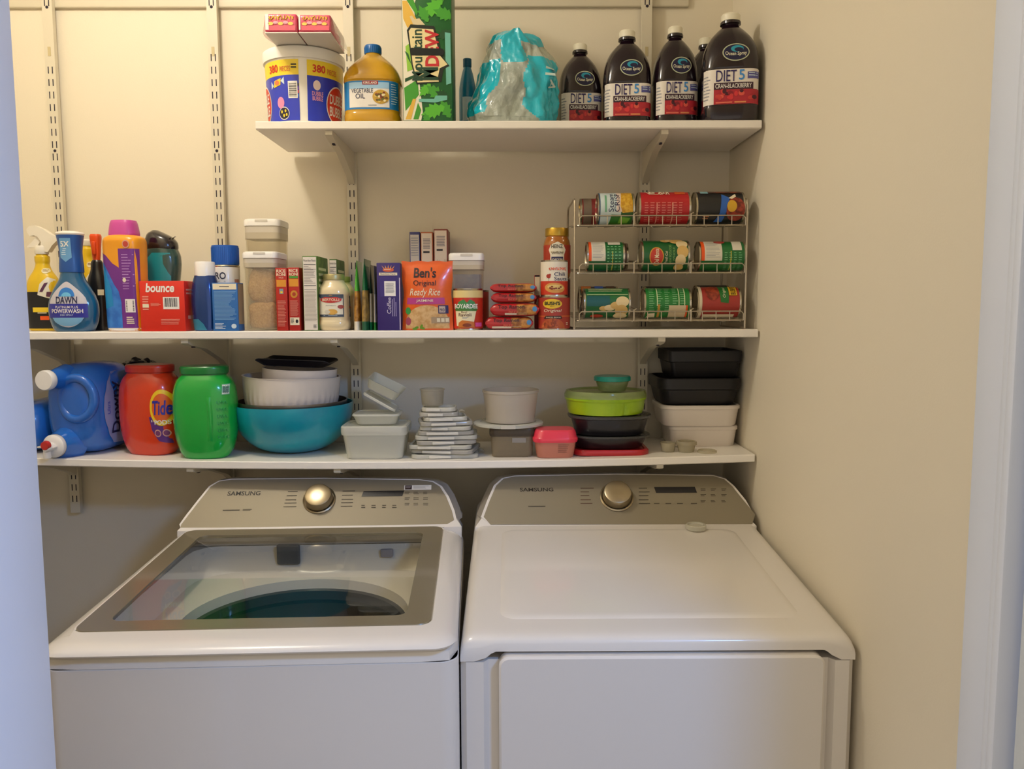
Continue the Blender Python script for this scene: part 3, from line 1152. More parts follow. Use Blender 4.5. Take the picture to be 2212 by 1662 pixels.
def leaf(cu, cv, s, rot, m, o):
    pts = []
    prof = [(0, -1), (.30, -.75), (.22, -.60), (.55, -.35), (.38, -.22), (.62, .10), (.38, .15), (.45, .50), (.20, .55), (0, 1)]
    for sx in (1, -1):
        for a_, b_ in (prof if sx == 1 else list(reversed(prof))[1:-1]):
            X_, Y_ = a_*sx*s, b_*s
            pts.append((cu+X_*math.cos(rot)-Y_*math.sin(rot), cv+X_*math.sin(rot)+Y_*math.cos(rot)))
    mb.poly(mp, clipx(pts), m, o)


for (u, v, s, ro, m) in ((935, 18, .030, 2.3, LGREEN), (958, 30, .026, 1.2, GR2), (915, 30, .022, .5, GR2), (960, 75, .020, 2.0, GR3), (940, 200, .026, .9, GR2), (918, 195, .020, 2.4, LGREEN), (935, 240, .030, 1.9, LGREEN), (962, 235, .024, .5, GR2), (955, 205, .018, 1.1, GR3), (922, 258, .016, .3, GR2), (945, -20, .03, .4, GR2), (930, -60, .03, 1.4, LGREEN), (960, 120, .022, 2.7, GR3)):
    q = PX(u, v)
    leaf(q[0], q[1], s, ro, m, .0012+.00003*(u % 7))
CYA = mat('6fb8a8', .3)
mb.poly(mp, clipx(pp_((961, 70), (973, 72), (975, 180), (964, 184))), CYA, .0014)
mb.poly(mp, clipx(pp_((905, 214), (938, 214), (941, 207), (966, 207), (966, 216), (940, 222), (905, 220))), CYA, .0015)
mb.poly(mp, clipx(pp_((885, 36), (893, 54), (918, 54), (906, 40), (896, 42), (890, 34))), mat('d8c8a0', .4), .0015)
# lettering block, reading upwards
mb.poly(mp, clipx(pp_((879, 66), (887, 53), (938, 57), (958, 126), (971, 143), (958, 150), (953, 177), (900, 183), (889, 140), (885, 105))), mat('101c14', .4), .0018)
mb.poly(mp, clipx(pp_((888, 61), (936, 64), (950, 120), (967, 140), (950, 148), (946, 168), (948, 177), (902, 179), (892, 140), (888, 106), (883, 68))), mat('ead9a2', .4), .0022)
q0, q1 = PX(902, 176), PX(918, 62)
mb.text(mp, 'Mountain', PX(888, 0)[0], PX(0, 177)[1], PX(911, 0)[0], PX(0, 66)[1], mat('123f2c', .4), .0027, rot=90, bold=.03)
mb.text(mp, 'M', PX(897, 0)[0], PX(0, 176)[1], PX(945, 0)[0], PX(0, 148)[1], mat('123f2c', .4), .0029, rot=90, bold=.06)
mb.text(mp, 'DEW', PX(917, 0)[0], PX(0, 146)[1], PX(947, 0)[0], PX(0, 66)[1], mat('c4242c', .4), .0029, rot=90, bold=.06)
mb.poly(mp, clipx(pp_((885, 108), (889, 104), (956, 106), (960, 112), (958, 121), (888, 120))), mat('0b120c', .7), .0034)
tag(mb.build('soda_carton', loc=(x, YF+.004+dp/2, ZTS)), 'tall green soda carton standing on end beside the oil jug', 'carton')

# turquoise bottle half behind the bag
p, w, h = place(990, 1030, 128, 2.14, ZTS)
t = thing('cleaner_bottle', 'slim turquoise bottle tucked behind the crumpled plastic bag', 'bottle', p)
L = Loft([(0, .018, .018), (.004, .022, .022), (h*.6, .022, .021), (h*.8, .015, .015), (h*.9, .009, .009)])
mb = MB(); L.mesh(mb, mat('0f7fa8', .3, coat=.4), 28, 4); mb.rect(L.map(), -.012, h*.2, .012, h*.5, PALE, .0008, 6, 3); mb.build('bottle', t)
MB().lathe([(.0095, h*.89), (.011, h*.9), (.011, h), (0, h)], mat('0b5d80', .4), 20).build('cap', t)

# crumpled clear bag with turquoise print
p, w, h = place(1003, 1214, 42, YF+.006, ZTS, .20, False)
FILM = mat('dfe6da', .14, coat=.9, clear=.48, tint='eef4ea', bump=(60, .9, .008), name='clear_film')
TQ = mat('20b6cc', .25, coat=.5, bump=(40, .5, .006), name='turquoise_film')
t = thing('plastic_bag', 'crumpled clear plastic bag with turquoise print slumped beside the juice bottles', 'bag', p)
NU, NV = 160, 100


def bagpt(i, j, grow=0.0):
    a, s = 2*PI*i/NU, j/NV
    # outline: wide at the foot, gathered to a leaning tuft
    rx = w/2*(1.00 - .04*s - .30*s*s - .30*max(0, s-.66)/.34)
    if s > .93: rx *= 1-.5*((s-.93)/.07)
    ry = .098*(1.0-.12*s-.50*s*s)
    cx = .010*math.sin(3*s) + (.006*s)
    n1 = noise.noise(Vector((math.cos(a)*1.6, math.sin(a)*1.6, s*2.6)))*.20
    n2 = noise.noise(Vector((math.cos(a)*5+9, math.sin(a)*5, s*6)))*.10
    fold = -.05*abs(math.sin(5*a+6*s+2*n1*6)) + .035*noise.noise(Vector((math.cos(a)*9, math.sin(a)*9, s*13)))
    k = 1+n1+n2+fold+grow
    if s < .06: k = 1+(k-1)*s/.06*.6
    z = h*s*(1+.03*math.sin(2*a))
    if s > .85: z += (.012*math.sin(4*a+1))*(s-.85)/.15
    z = min(z, h*1.0)
    return (cx+rx*k*math.cos(a)*(1 if s < .99 else .5), ry*k*math.sin(a), max(0, z))


mb = MB()
vs = [bagpt(i, j) for j in range(NV+1) for i in range(NU)]
tq, cl = [], []
for j in range(NV):
    for i in range(NU):
        f = (j*NU+i, j*NU+(i+1) % NU, (j+1)*NU+(i+1) % NU, (j+1)*NU+i)
        a, s = 2*PI*(i+.5)/NU, (j+.5)/NV
        xx = math.cos(a)
        front = math.sin(a) < 0.15
        wob = .16*noise.noise(Vector((xx*3+4, s*5, math.sin(a)*2)))
        isT = (xx+wob < -.52 and .10 < s < .66) or (xx+wob > .20 and .02+.42*max(0, .55-xx) < s < .72) or (s > .62 and (-.45 < xx+2*wob < .1)) or (s > .86)
        if not front and s < .8:
            isT = noise.noise(Vector((xx*2, s*3, 5))) > -.05
        (tq if isT else cl).append(f)
top = tuple(NV*NU+i for i in range(NU))
mb.add(vs, tq, TQ); mb.add(vs, cl, FILM); mb.add(vs, [top], TQ)
bag = mb.build('film', t)
mb = MB()
def bagmap(u, v, o=0):
    # project on to the front of the bag
    s = max(0.02, min(.9, v/h))
    rx = w/2*(1.00-.04*s-.30*s*s-.30*max(0, s-.66)/.34)
    a = math.acos(max(-.95, min(.95, u/rx)))
    q = bagpt(-a/(2*PI)*NU, s*NV, .05)
    return (q[0], q[1]-o-.004, q[2])
mb.text(bagmap, 'n', w*.26, h*.50, w*.38, h*.60, mat('cfe6e2', .4), .002, rot=-90, bold=.02)
mb.text(bagmap, 'A', w*.30, h*.36, w*.42, h*.46, mat('cfe6e2', .4), .002, rot=-90, bold=.02)
mb.build('print', bag, 'pale letters')
mb = MB()
for k, (x_, y_, z_, r_) in enumerate(((-.045, .0, .045, .040), (.02, .02, .05, .045), (.06, -.01, .04, .034), (-.01, .0, .12, .032))):
    vs_ = []
    bm = bmesh.new(); bmesh.ops.create_icosphere(bm, subdivisions=3, radius=r_)
    for v in bm.verts:
        v.co = v.co*(1+.25*noise.noise(v.co*28+Vector((k*9, 0, 0)))) + Vector((x_, y_, z_))
        v.co.z = max(v.co.z, .003)
    mb.from_bm(bm, mat('b4c4b2', .4, clear=.4, noise_col=('6aa09c', 22, .35, .7)), True)
mb.build('bag_filling', t, 'folded bags seen through the film')


# juice bottles
JUICE = mat('1c0d18', .18, coat=.35, name='dark_juice')


def juice(u0, u1, vt, Yf, label, rz=0.0, full=True, w_h=None):
    if w_h:
        p, w, h = w_h
    else:
        p, w, h = place(u0, u1, vt, Yf, ZTS, dr=.88)
    t = thing('juice_bottle', label, 'bottle', p, rz, 'dark juice bottles on the top shelf')
    a = w/2
    L = Loft([(0, a*.90, a*.82, 3.6), (.004, a*.97, a*.86, 4), (h*.12, a, a*.88, 4.4), (h*.14, a*.98, a*.865, 4.6), (h*.46, a*.98, a*.865, 4.6), (h*.48, a, a*.88, 4.2), (h*.58, a*.99, a*.875, 3.4), (h*.68, a*.92, a*.83, 2.7), (h*.77, a*.74, a*.70, 2.3), (h*.84, a*.50, a*.49, 2.0), (h*.87, a*.36, a*.36, 2.0), (h*.885, a*.30, a*.30, 2), (h*.90, a*.285, a*.285, 2), (h*.905, a*.37, a*.37, 2), (h*.925, a*.37, a*.37, 2), (h*.93, a*.28, a*.28, 2), (h*.94, a*.28, a*.28, 2)])
    mb = MB(); L.mesh(mb, JUICE, 44, 4); b = mb.build('bottle', t)
    MB().lathe([(a*.29, h*.932), (a*.34, h*.934), (a*.345, h*.985), (a*.30, h), (0, h)], mat('eee8d2', .4), 32).build('cap', t, 'cream screw cap')
    if full:
        mp = L.map()
        mb = MB()
        e = a*.955
        mb.rect(mp, -e, h*.145, e, h*.455, mat('ece4da', .4), .0006, 26, 2)
        mb.rect(mp, -a*.62, h*.145, e, h*.275, mat('b52735', .4), .0011, 20, 2)
        mb.text(mp, 'DIET', -a*.55, h*.345, a*.16, h*.445, mat('2a2060', .45), .0018, bold=.01)
        mb.text(mp, '5', a*.24, h*.355, a*.44, h*.445, LBLUE, .0018, bold=.02)
        mb.poly(mp, [(a*.54, h*.365), (a*.93, h*.37), (a*.93, h*.43), (a*.54, h*.425)], mat('5a5aa0', .45), .0013, a*.1)
        mb.lines(mp, a*.58, h*.378, a*.90, h*.42, 2, PALE, .0018, .4, .1)
        mb.rect(mp, -a*.62, h*.275, a*.74, h*.335, mat('3a1c30', .45), .0016, 16, 1)
        mb.text(mp, 'CRAN-BLACKBERRY', -a*.57, h*.285, a*.68, h*.325, WHITE, .0023, bold=.02)
        rn = random.Random(5)
        for k in range(16):
            uu, vv = rn.uniform(-a*.5, a*.85), rn.uniform(h*.17, h*.262)
            mb.ell(mp, uu, vv, a*rn.uniform(.06, .12), h*rn.uniform(.013, .024), mat(rn.choice(['d8343a', 'cf3f3a', '8a1a2a', '4a1426', 'e05a4a']), .4), .0016+k*.00003, 12, 2)
        mb.rect(mp, -a*.55, h*.153, a*.02, h*.166, mat('e0705a', .4), .0022, 4, 1)
        mb.rect(mp, a*.10, h*.153, a*.50, h*.166, mat('e0905a', .4), .0022, 4, 1)
        mb.lines(mp, -e*.985, h*.17, -a*.74, h*.40, 8, GREY, .0012, .35, .4)
        mb.build('label', b, 'white and red label')
        mb = MB()
        cu, cv = a*.12, h*.60
        mb.ell(mp, cu, cv, a*.47, h*.078, mat('c8cfae', .4), .0008, 36, 4)
        mb.ell(mp, cu, cv, a*.43, h*.069, mat('1c1c44', .4), .0013, 36, 4)
        mb.ell(mp, cu+a*.04, cv+h*.030, a*.22, h*.030, mat('2fa0bc', .4), .0018, 24, 3)
        mb.ell(mp, cu+a*.09, cv+h*.022, a*.15, h*.019, mat('1c1c44', .4), .0022, 20, 2)
        mb.text(mp, 'Ocean Spray', cu-a*.37, cv-h*.034, cu+a*.37, cv+h*.008, mat('e6e2c8', .4), .0026, bold=.03, arch=-h*.006)
        mb.build('badge', b, 'oval logo')
    return t, (p, w, h)


_, whf = juice(1517, 1635, 32, YF+.004, 'large dark juice bottle at the right end of the top shelf against the wall', math.radians(-9))
juice(1411, 1503, 60, 2.075, 'dark juice bottle second from the right end, in front of the wall standard', math.radians(1))
juice(1303, 1404, 68, 2.088, 'dark juice bottle third from the right wall, turned to show its side label', math.radians(-3))
juice(1482, 1562, 84, 2.172, 'dark juice bottle at the back, peeking out left of the large end bottle', 0, False)
juice(1208, 1297, 97, 2.155, 'dark juice bottle partly hidden by the plastic bag', math.radians(3))
p, w, h = whf
# ---------------------------------------------------------------- middle shelf
ZMS = ZM + .0004


# yellow and black cleaner at the left edge
def yellow_cleaner(u0, u1, vt, Yf, label, grp, text=True):
    p, w, h = place(u0, u1, vt, Yf, ZMS, None, True, .70)
    t = thing('cleaner_spray_bottle', label, 'bottle', p, 0, grp)
    a = w/2
    L = Loft([(0, a*.88, a*.62, 3), (.004, a*.96, a*.68, 3.2), (h*.50, a, a*.70, 3.2), (h*.62, a*.95, a*.68, 2.8), (h*.70, a*.80, a*.60, 2.4), (h*.78, a*.54, a*.48, 2.2), (h*.86, a*.42, a*.40, 2), (h*.90, a*.46, a*.42, 2), (h*.955, a*.46, a*.42, 2), (h*.97, a*.36, a*.36, 2), (h, a*.33, a*.33, 2)])
    mb = MB(); L.mesh(mb, mat('e8c019', .3, coat=.3), 36, 4)
    b = mb.build('bottle', t, 'yellow plastic bottle')
    mp = L.map(); mb = MB()
    mb.rect(mp, -a*.96, h*.03, a*.96, h*.50, mat('17171a', .4), .0007, 22, 4)
    mb.poly(mp, [(-a*.05, h*.46), (a*.9, h*.40), (a*.9, h*.66), (a*.55, h*.69), (a*.12, h*.60)], mat('e9e2cc', .4), .0011, a*.12)
    mb.rect(mp, -a*.40, h*.24, a*.7, h*.30, YEL, .0013, 10, 1)
    mb.lines(mp, -a*.1, h*.21, a*.6, h*.235, 1, CREAM, .0013)
    mb.poly(mp, [(a*.10, h*.50), (a*.30, h*.50), (a*.62, h*.62), (a*.42, h*.61)], mat('5a2a4a', .4), .0018, a*.1)
    mb.poly(mp, [(a*.5, h*.44), (a*.8, h*.43), (a*.85, h*.50), (a*.55, h*.50)], mat('5a2a4a', .4), .0018, a*.1)
    mb.rect(mp, a*.05, h*.14, a*.6, h*.19, ORANGE, .0013, 6, 1)
    mb.ell(mp, a*.38, h*.77, a*.2, h*.035, mat('efe3b0', .4), .0012, 20, 2)
    mb.lines(mp, a*.24, h*.755, a*.5, h*.785, 2, BROWN, .0016)
    mb.build('label', b, 'black label')
    return t, p, w, h, a


t, p, w, h, a = yellow_cleaner(63, 128, 547, YF+.075, 'yellow and black cleaner bottle with a white trigger at the far left', 'yellow cleaner bottles')
# its neck leans out towards the trigger
mb = MB().lathe([(a*.40, h*.985), (a*.42, h), (a*.42, h+.014), (a*.36, h+.018), (0, h+.018)], mat('efe8d6', .4), 24)
mb.build('collar', t, 'white collar')
IV = mat('f2ead8', .4)
def hp(u, v):
    q = px(u, v, p.y)
    return (q.x-p.x, q.z-p.z)
mb = MB()
q_ = [hp(*k) for k in ((63, 503), (62, 496), (68, 489), (80, 488), (97, 496), (113, 507), (126, 512), (128, 520), (117, 531), (108, 545), (88, 545), (92, 533), (93, 523), (86, 513), (78, 509), (69, 511))]
mb.prism(q_, lambda x_, z_: (x_, .010, z_), lambda x_, z_: (x_, -.010, z_), IV)
hd = mb.build('trigger_head', t, 'white spray head')
mb = MB()
q_ = [hp(*k) for k in ((82, 511), (91, 520), (82, 534), (63, 536), (61, 533), (72, 523))]
mb.prism(q_, lambda x_, z_: (x_, .006, z_), lambda x_, z_: (x_, -.006, z_), IV)
mb.build('trigger', hd)
t, p, w, h, a = yellow_cleaner(166, 218, 530, 2.17, 'yellow cleaner bottle behind the blue dish spray, mostly hidden', 'yellow cleaner bottles')
MB().lathe([(a*.36, h*.99), (a*.40, h), (a*.40, h+.012), (a*.2, h+.016), (0, h+.016)], mat('efe8d6', .4), 24).build('collar', t, 'white collar')

# blue dish spray
p, w, h = place(104, 209, 500, YF+.003, ZMS, dr=.56)
t = thing('dish_spray_bottle', 'rounded clear blue dish spray bottle with a tall blue sleeve and white cap', 'bottle', p)
a = w/2
hb = h*.60
TEALC = mat('0b5f8c', .15, coat=.8, spec=.6, clear=.10, tint='2a86b0', name='blue_soap')
L = Loft([(0, a*.72, a*.42, 2.4), (.004, a*.80, a*.46, 2.4), (hb*.15, a*.93, a*.53, 2.4), (hb*.34, a*1.0, a*.56, 2.3), (hb*.50, a*.97, a*.55, 2.2), (hb*.70, a*.76, a*.50, 2.1), (hb*.88, a*.50, a*.44, 2), (hb, a*.42, a*.40, 2)])
mb = MB(); L.mesh(mb, TEALC, 44, 5); b = mb.build('bottle', t, 'clear blue bottle')
mp = L.map(); mb = MB()
cz = hb*.43
pts = []
for k in range(40):
    q = 2*PI*k/40
    x_, z_ = a*.76*math.cos(q), hb*.36*math.sin(q)
    if math.sin(q) > .2:
        x_ *= 1-.55*((math.sin(q)-.2)/.8)**1.5
        z_ *= 1.10
    pts.append((x_, cz+z_))
mb.poly(mp, pts, mat('cdc9cf', .35, coat=.2), .0008, a*.1)
def chord(z):
    xs = [abs(q[0]) for q in pts if abs(q[1]-z) < hb*.05]
    return max(xs) if xs else a*.6
mb.rect(mp, -a*.77, cz-hb*.20, a*.77, cz+hb*.03, mat('2a2f9c', .3, coat=.3), .0012, 16, 4)
mb.ell(mp, 0, cz+hb*.15, a*.32, hb*.15, mat('2f7fd0', .35), .0013, 24, 3, 0, 0, PI)
mb.ell(mp, 0, cz+hb*.15, a*.20, hb*.07, mat('6fc0e8', .35), .0017, 24, 3, 0, 0, PI)
mb.text(mp, 'DAWN', -a*.42, cz+hb*.035, a*.42, cz+hb*.15, mat('1a2050', .4), .0022, bold=.03)
mb.text(mp, 'PLATINUM PLUS', -a*.45, cz-hb*.045, a*.45, cz-hb*.005, WHITE, .002, bold=.01)
mb.text(mp, 'POWERWASH', -a*.62, cz-hb*.125, a*.62, cz-hb*.055, WHITE, .002, bold=.04)
mb.text(mp, 'DISH SPRAY', -a*.26, cz-hb*.17, a*.26, cz-hb*.14, PALE, .002)
mb.poly(mp, [(a*.60*math.cos(q*PI/12+PI), cz-hb*.20+hb*.14*math.sin(q*PI/12+PI)) for q in range(13)], mat('7fb6dc', .35), .0013, a*.1)
mb.build('label', b, 'label with a sunrise mark')
Ls = Loft([(hb*.985, a*.455, a*.43, 2.2), (hb+.01, a*.455, a*.43, 2.2), (h*.78, a*.42, a*.40, 2.2), (h*.90, a*.47, a*.44, 2.2), (h*.965, a*.52, a*.46, 2.2)])
mb = MB(); Ls.mesh(mb, mat('14509c', .35, coat=.2), 36, 4)
sl = mb.build('sleeve', t, 'tall blue sleeve')
mp = Ls.map(); mb = MB()
mb.poly(mp, [(-a*.22, h*.925), (a*.22, h*.925), (a*.22, h*.735), (0, h*.69), (-a*.22, h*.735)], mat('6aa2cf', .4), .0008, a*.06)
mb.text(mp, '5X', -a*.17, h*.84, a*.17, h*.895, WHITE, .0014, bold=.05)
mb.lines(mp, -a*.16, h*.75, a*.16, h*.825, 4, PALE, .0014, .4, .2)
mb.build('flag', sl, 'pale blue flag')
MB().stack([(h*.960, sup(a*.52, a*.46, 2.2, 32)), (h*.975, sup(a*.54, a*.48, 2.2, 32)), (h*.99, sup(a*.50, a*.44, 2.2, 32)), (h, sup(a*.30, a*.30, 2, 32))], mat('efe9e0', .4)).build('spray_cap', t, 'white rounded cap')

# glossy black spray bottle with an orange trigger
p, w, h = place(192, 234, 562, YF+.078, ZMS, dr=.86)
t = thing('spray_bottle', 'glossy black spray bottle with an orange trigger left of the purple bottle', 'bottle', p)
a = w/2
L = Loft([(0, a*.9, a*.8, 3), (.003, a*.98, a*.86, 3), (h*.5, a, a*.86, 3), (h*.72, a*.9, a*.8, 2.6), (h*.86, a*.62, a*.60, 2.2), (h*.97, a*.55, a*.5, 2), (h, a*.4, a*.4, 2)])
mb = MB(); L.mesh(mb, BLACK, 32, 4); b = mb.build('bottle', t)
mb = MB(); mb.rect(L.map(), a*.35, h*.50, a*.85, h*.58, CREAM, .0008, 6, 1); mb.build('label', b)
Lh = Loft([(h*.99, a*.34, a*.34, 2), (h+.012, a*.40, a*.34, 2.4, 0.0, 0.0), (h+.035, a*.46, a*.40, 3), (h+.058, a*.52, a*.5, 3), (h+.064, a*.44, a*.44, 3)])
mb = MB(); Lh.mesh(mb, mat('f0561a', .35), 24, 4); mb.build('trigger_head', t, 'orange trigger head')
MB().box(-a*.2, a*.2, -a*.62, -a*.34, h+.012, h+.046, mat('f0561a', .35), .003, 3).build('trigger', t, 'orange trigger')

# scent booster bottle: purple and blue with orange shoulders and a pink cap
p, w, h = place(231, 315, 477, YF+.012, ZMS, dr=.78)
t = thing('scent_booster_bottle', 'tall purple and orange bottle with a pink cap left of the red box', 'bottle', p, math.radians(-8))
a = w/2
hb = h*.865
L = Loft([(0, a*.88, a*.66, 3), (.003, a*.93, a*.70, 3), (h*.05, a*.93, a*.70, 3.4), (h*.75, a*.99, a*.76, 3.4), (h*.81, a*1.0, a*.78, 3.0), (h*.845, a*.94, a*.72, 2.6), (hb, a*.72, a*.62, 2.4)])
mb = MB(); L.mesh(mb, mat('f0a01e', .3, coat=.2), 40, 5)
b = mb.build('bottle', t, 'orange bottle body')
mp = L.map(); mb = MB()
e = a*.985
PUR = mat('74308c', .35)
mb.poly(mp, [(-e, h*.03), (e, h*.03), (e, h*.74), (a*.10, h*.74), (a*.10, h*.57), (-a*.25, h*.61), (-a*.6, h*.68), (-e, h*.72)], PUR, .0006, a*.12)
mb.poly(mp, [(-e, h*.03), (a*.14, h*.03), (a*.14, h*.26), (a*.02, h*.36), (-a*.2, h*.42), (-a*.55, h*.55), (-a*.80, h*.62), (-e, h*.62)], mat('2b6cc8', .35, noise_col=('3d86dc', 30, .4, .6)), .0010, a*.12)
mb.poly(mp, [(-a*.78, h*.20), (-a*.30, h*.23), (-a*.36, h*.38), (-a*.62, h*.52), (-a*.78, h*.60)], mat('1f8fd0', .35), .0014, a*.12)
mb.ell(mp, a*.52, h*.78, a*.17, h*.036, mat('d8a08a', .4), .0014, 20, 2)
mb.ell(mp, a*.52, h*.78, a*.12, h*.026, mat('c0453a', .4), .0018, 18, 2)
mb.lines(mp, a*.26, h*.36, a*.86, h*.69, 13, mat('b48ac4', .4), .001, .3, .5)
mb.ell(mp, a*.36, h*.46, a*.09, h*.02, CREAM, .0014, 16, 2)
mb.barcode(mp, a*.34, h*.17, a*.78, h*.29, .0012, True)
mb.lines(mp, a*.36, h*.06, a*.72, h*.13, 4, CREAM, .001, .5, .2)
mb.rect(mp, -a*.9, .001, a*.9, h*.028, PLWHITE, .0008, 14, 1)
mb.build('label', b, 'purple and blue label')
Lc = Loft([(hb-.001, a*.70, a*.62, 2.6), (hb+.004, a*.72, a*.62, 2.6), (h*.97, a*.64, a*.56, 2.6), (h, a*.58, a*.50, 2.6)])
mb = MB(); Lc.mesh(mb, mat('cc4aa0', .3, coat=.2), 32, 4); mb.build('cap', t, 'magenta pink cap')

# red dryer sheet box
def d_bounce(mb, mp, w, h):
    o = .0006
    mb.text(mp, 'bounce', -w*.36, h*.775, w*.28, h*.955, WHITE, o, bold=.06, shear=.15)
    mb.barcode(mp, w*.02, h*.44, w*.38, h*.68, o)
    mb.lines(mp, -w*.44, h*.40, -w*.30, h*.70, 6, mat('f09a86', .5), o, .5, .2)
    mb.rect(mp, -w*.44, h*.47, -w*.30, h*.54, CREAM, o+.0003)
    mb.lines(mp, -w*.26, h*.49, -w*.02, h*.56, 3, mat('f09a86', .5), o, .4, .3)
    mb.lines(mp, -w*.04, h*.12, w*.40, h*.24, 4, mat('f0a090', .5), o, .35, .5)
box_thing('dryer_sheet_box', 'red box of dryer sheets with white lettering in front of the teal bottle', 'box', 303, 400, 607, YF+.005, ZMS, .078, mat('e02c1c', .38, coat=.15), d_bounce, math.radians(-1.0),
          sides=lambda mb, w, h, d: (mb.rect(lambda u, v, o=0: (w/2+.0004, u, v), -d*.3, h*.24, d*.2, h*.31, mat('f0a090', .5), 0), mb.lines(lambda u, v, o=0: (w/2+.0004, u, v), -d*.38, h*.7, d*.3, h*.84, 2, mat('f0a090', .5), 0)))

# teal bottle with a black sculpted cap behind the red box
p, w, h = place(313, 392, 498, YF+.105, ZMS, dr=.72)
t = thing('softener_bottle', 'dark teal bottle with a curved black cap standing behind the red dryer sheet box', 'bottle', p)
a = w/2
L = Loft([(0, a*.7, a*.6, 3), (.004, a*.76, a*.64, 3), (h*.45, a*.84, a*.68, 2.8), (h*.66, a*.98, a*.72, 2.6), (h*.74, a*.97, a*.72, 2.4), (h*.80, a*.86, a*.68, 2.3), (h*.82, a*.80, a*.66, 2.3)])
mb = MB(); L.mesh(mb, mat('2a4a44', .2, coat=.6), 40, 4); b = mb.build('bottle', t)
mp = L.map(); mb = MB()
mb.poly(mp, [(-a*.75, h*.3), (a*.62, h*.3), (a*.66, h*.5), (a*.66, h*.77), (-a*.25, h*.77), (-a*.6, h*.70), (-a*.80, h*.62)], mat('138a90', .3, coat=.3), .0007, a*.1)
mb.text(mp, '65', -a*.75, h*.49, -a*.5, h*.53, PALE, .0012); mb.lines(mp, -a*.45, h*.47, a*.5, h*.485, 1, mat('4ab0b4', .4), .0011)
mb.build('label', b, 'teal label')
Lc = Loft([(h*.81, a*.84, a*.66, 2.4), (h*.83, a*.86, a*.68, 2.4), (h*.88, a*.84, a*.66, 2.4, -a*.02, 0), (h*.93, a*.70, a*.60, 2.2, -a*.10, 0), (h*.97, a*.46, a*.44, 2.1, -a*.24, 0), (h, a*.15, a*.2, 2, -a*.30, 0)])
mb = MB(); Lc.mesh(mb, mat('181018', .2, coat=.6), 36, 5)
mb.sheet(lambda u, v: (a*(.05+.72*u), -a*(.10+.30*(1-v)), h*(.885+.055*u*u+.02*v)), 8, 3, mat('181018', .2, coat=.6))
mb.sheet(lambda u, v: (a*(.05+.72*u), a*.10+(-.2)*a*v, h*(.885+.055*u*u)-.0), 8, 2, mat('181018', .2, coat=.6))
mb.build('cap', t, 'sculpted black cap')

# blue metallic spray can with white cap
p, w, h = place(415, 475, 566, YF+.012, ZMS, dr=.86)
t = thing('fabric_spray_bottle', 'dark metallic blue bottle with a white cap right of the red box', 'bottle', p)
a = w/2
L = Loft([(0, a*.80, a*.7, 2.4), (.003, a*.84, a*.74, 2.4), (h*.18, a*.92, a*.80, 2.4), (h*.45, a, a*.86, 2.3), (h*.65, a*.93, a*.8, 2.2), (h*.78, a*.76, a*.7, 2.1), (h*.80, a*.74, a*.68, 2)])
mb = MB(); L.mesh(mb, mat('0f3f86', .18, metal=.45, coat=.7), 40, 4); b = mb.build('bottle', t)
mb = MB(); mb.poly(L.map(), [(-a*.8, .002), (a*.25, .002), (a*.05, h*.10), (-a*.3, h*.17), (-a*.85, h*.17)], mat('2f7f9c', .3), .0006, a*.1); mb.build('label', b)
MB().lathe([(a*.70, h*.79), (a*.70, h*.985), (a*.66, h), (0, h)], PLWHITE, 32).build('cap', t, 'white cap')

# small blue carton
def d_blue(mb, mp, w, h):
    mb.rect(mp, -w*.46, h*.86, w*.46, h*.98, CREAM, .0005)
    mb.lines(mp, -w*.2, h*.90, w*.2, h*.93, 1, NAVY, .0009)
    mb.lines(mp, -w*.42, h*.22, w*.44, h*.82, 22, mat('7fb0de', .5), .0006, .4, .35)
    mb.lines(mp, -w*.42, h*.03, w*.05, h*.16, 5, mat('cfe0f0', .5), .0006, .45, .4)
    mb.ell(mp, w*.32, h*.10, w*.10, h*.05, PALE, .0006)
box_thing('bandage_carton', 'small blue carton with fine print in front of the blue capped spray can', 'box', 459, 514, 611, YF+.006, ZMS, .045, mat('2a6cb4', .45), d_blue,
          sides=lambda mb, w, h, d: mb.rect(lambda u, v, o=0: (w/2+.0005, u, v), -d*.5+.002, h*.14, d*.5-.002, h*.98, mat('a8967a', .5), 0))

# PRO spray can
p, w, h = place(460, 518, 531, YF+.088, ZMS)
t = thing('aerosol_can', 'white aerosol can with a wide blue cap standing behind the small blue carton', 'can', p)
a = w/2
b = MB().lathe([(0, 0), (a*.98, 0), (a, .002), (a, h*.74), (a*.97, h*.755), (a*.95, h*.76)], mat('ebe6de', .35, coat=.2), 44).build('can_body', t)
MB().lathe([(a*1.0, h*.742), (a*1.02, h*.752), (a*.99, h*.765), (a*.96, h*.762)], mat('b9b4a6', .25, metal=.9), 44).build('rim', b)
mp = cyl(a); mb = MB()
mb.text(mp, 'PRO', -a*.75, h*.60, a*.32, h*.68, mat('2a2f48', .4), .0008, bold=.02)
mb.lines(mp, -a*.70, h*.565, a*.3, h*.58, 1, GREY, .0007)
mb.poly(mp, [(-a*.8, h*.47), (-a*.5, h*.53), (0, h*.535), (a*.25, h*.51), (-a*.2, h*.475), (-a*.8, h*.455)], mat('c8323c', .4), .0008, .006)
mb.poly(mp, [(-a*.8, h*.44), (-a*.2, h*.46), (a*.3, h*.49), (a*.7, h*.53), (a*.35, h*.505), (-a*.1, h*.478), (-a*.5, h*.463)], NAVY, .0009, .006)
mb.rect(mp, a*.95, h*.2, a*1.4, h*.6, mat('c98f7a', .4), .0007, 6, 1)
mb.build('label', b)
mb = MB(); mb.lathe([(a*.965, h*.77), (a*.97, h*.98), (a*.94, h), (0, h)], mat('1659b4', .35), 44)
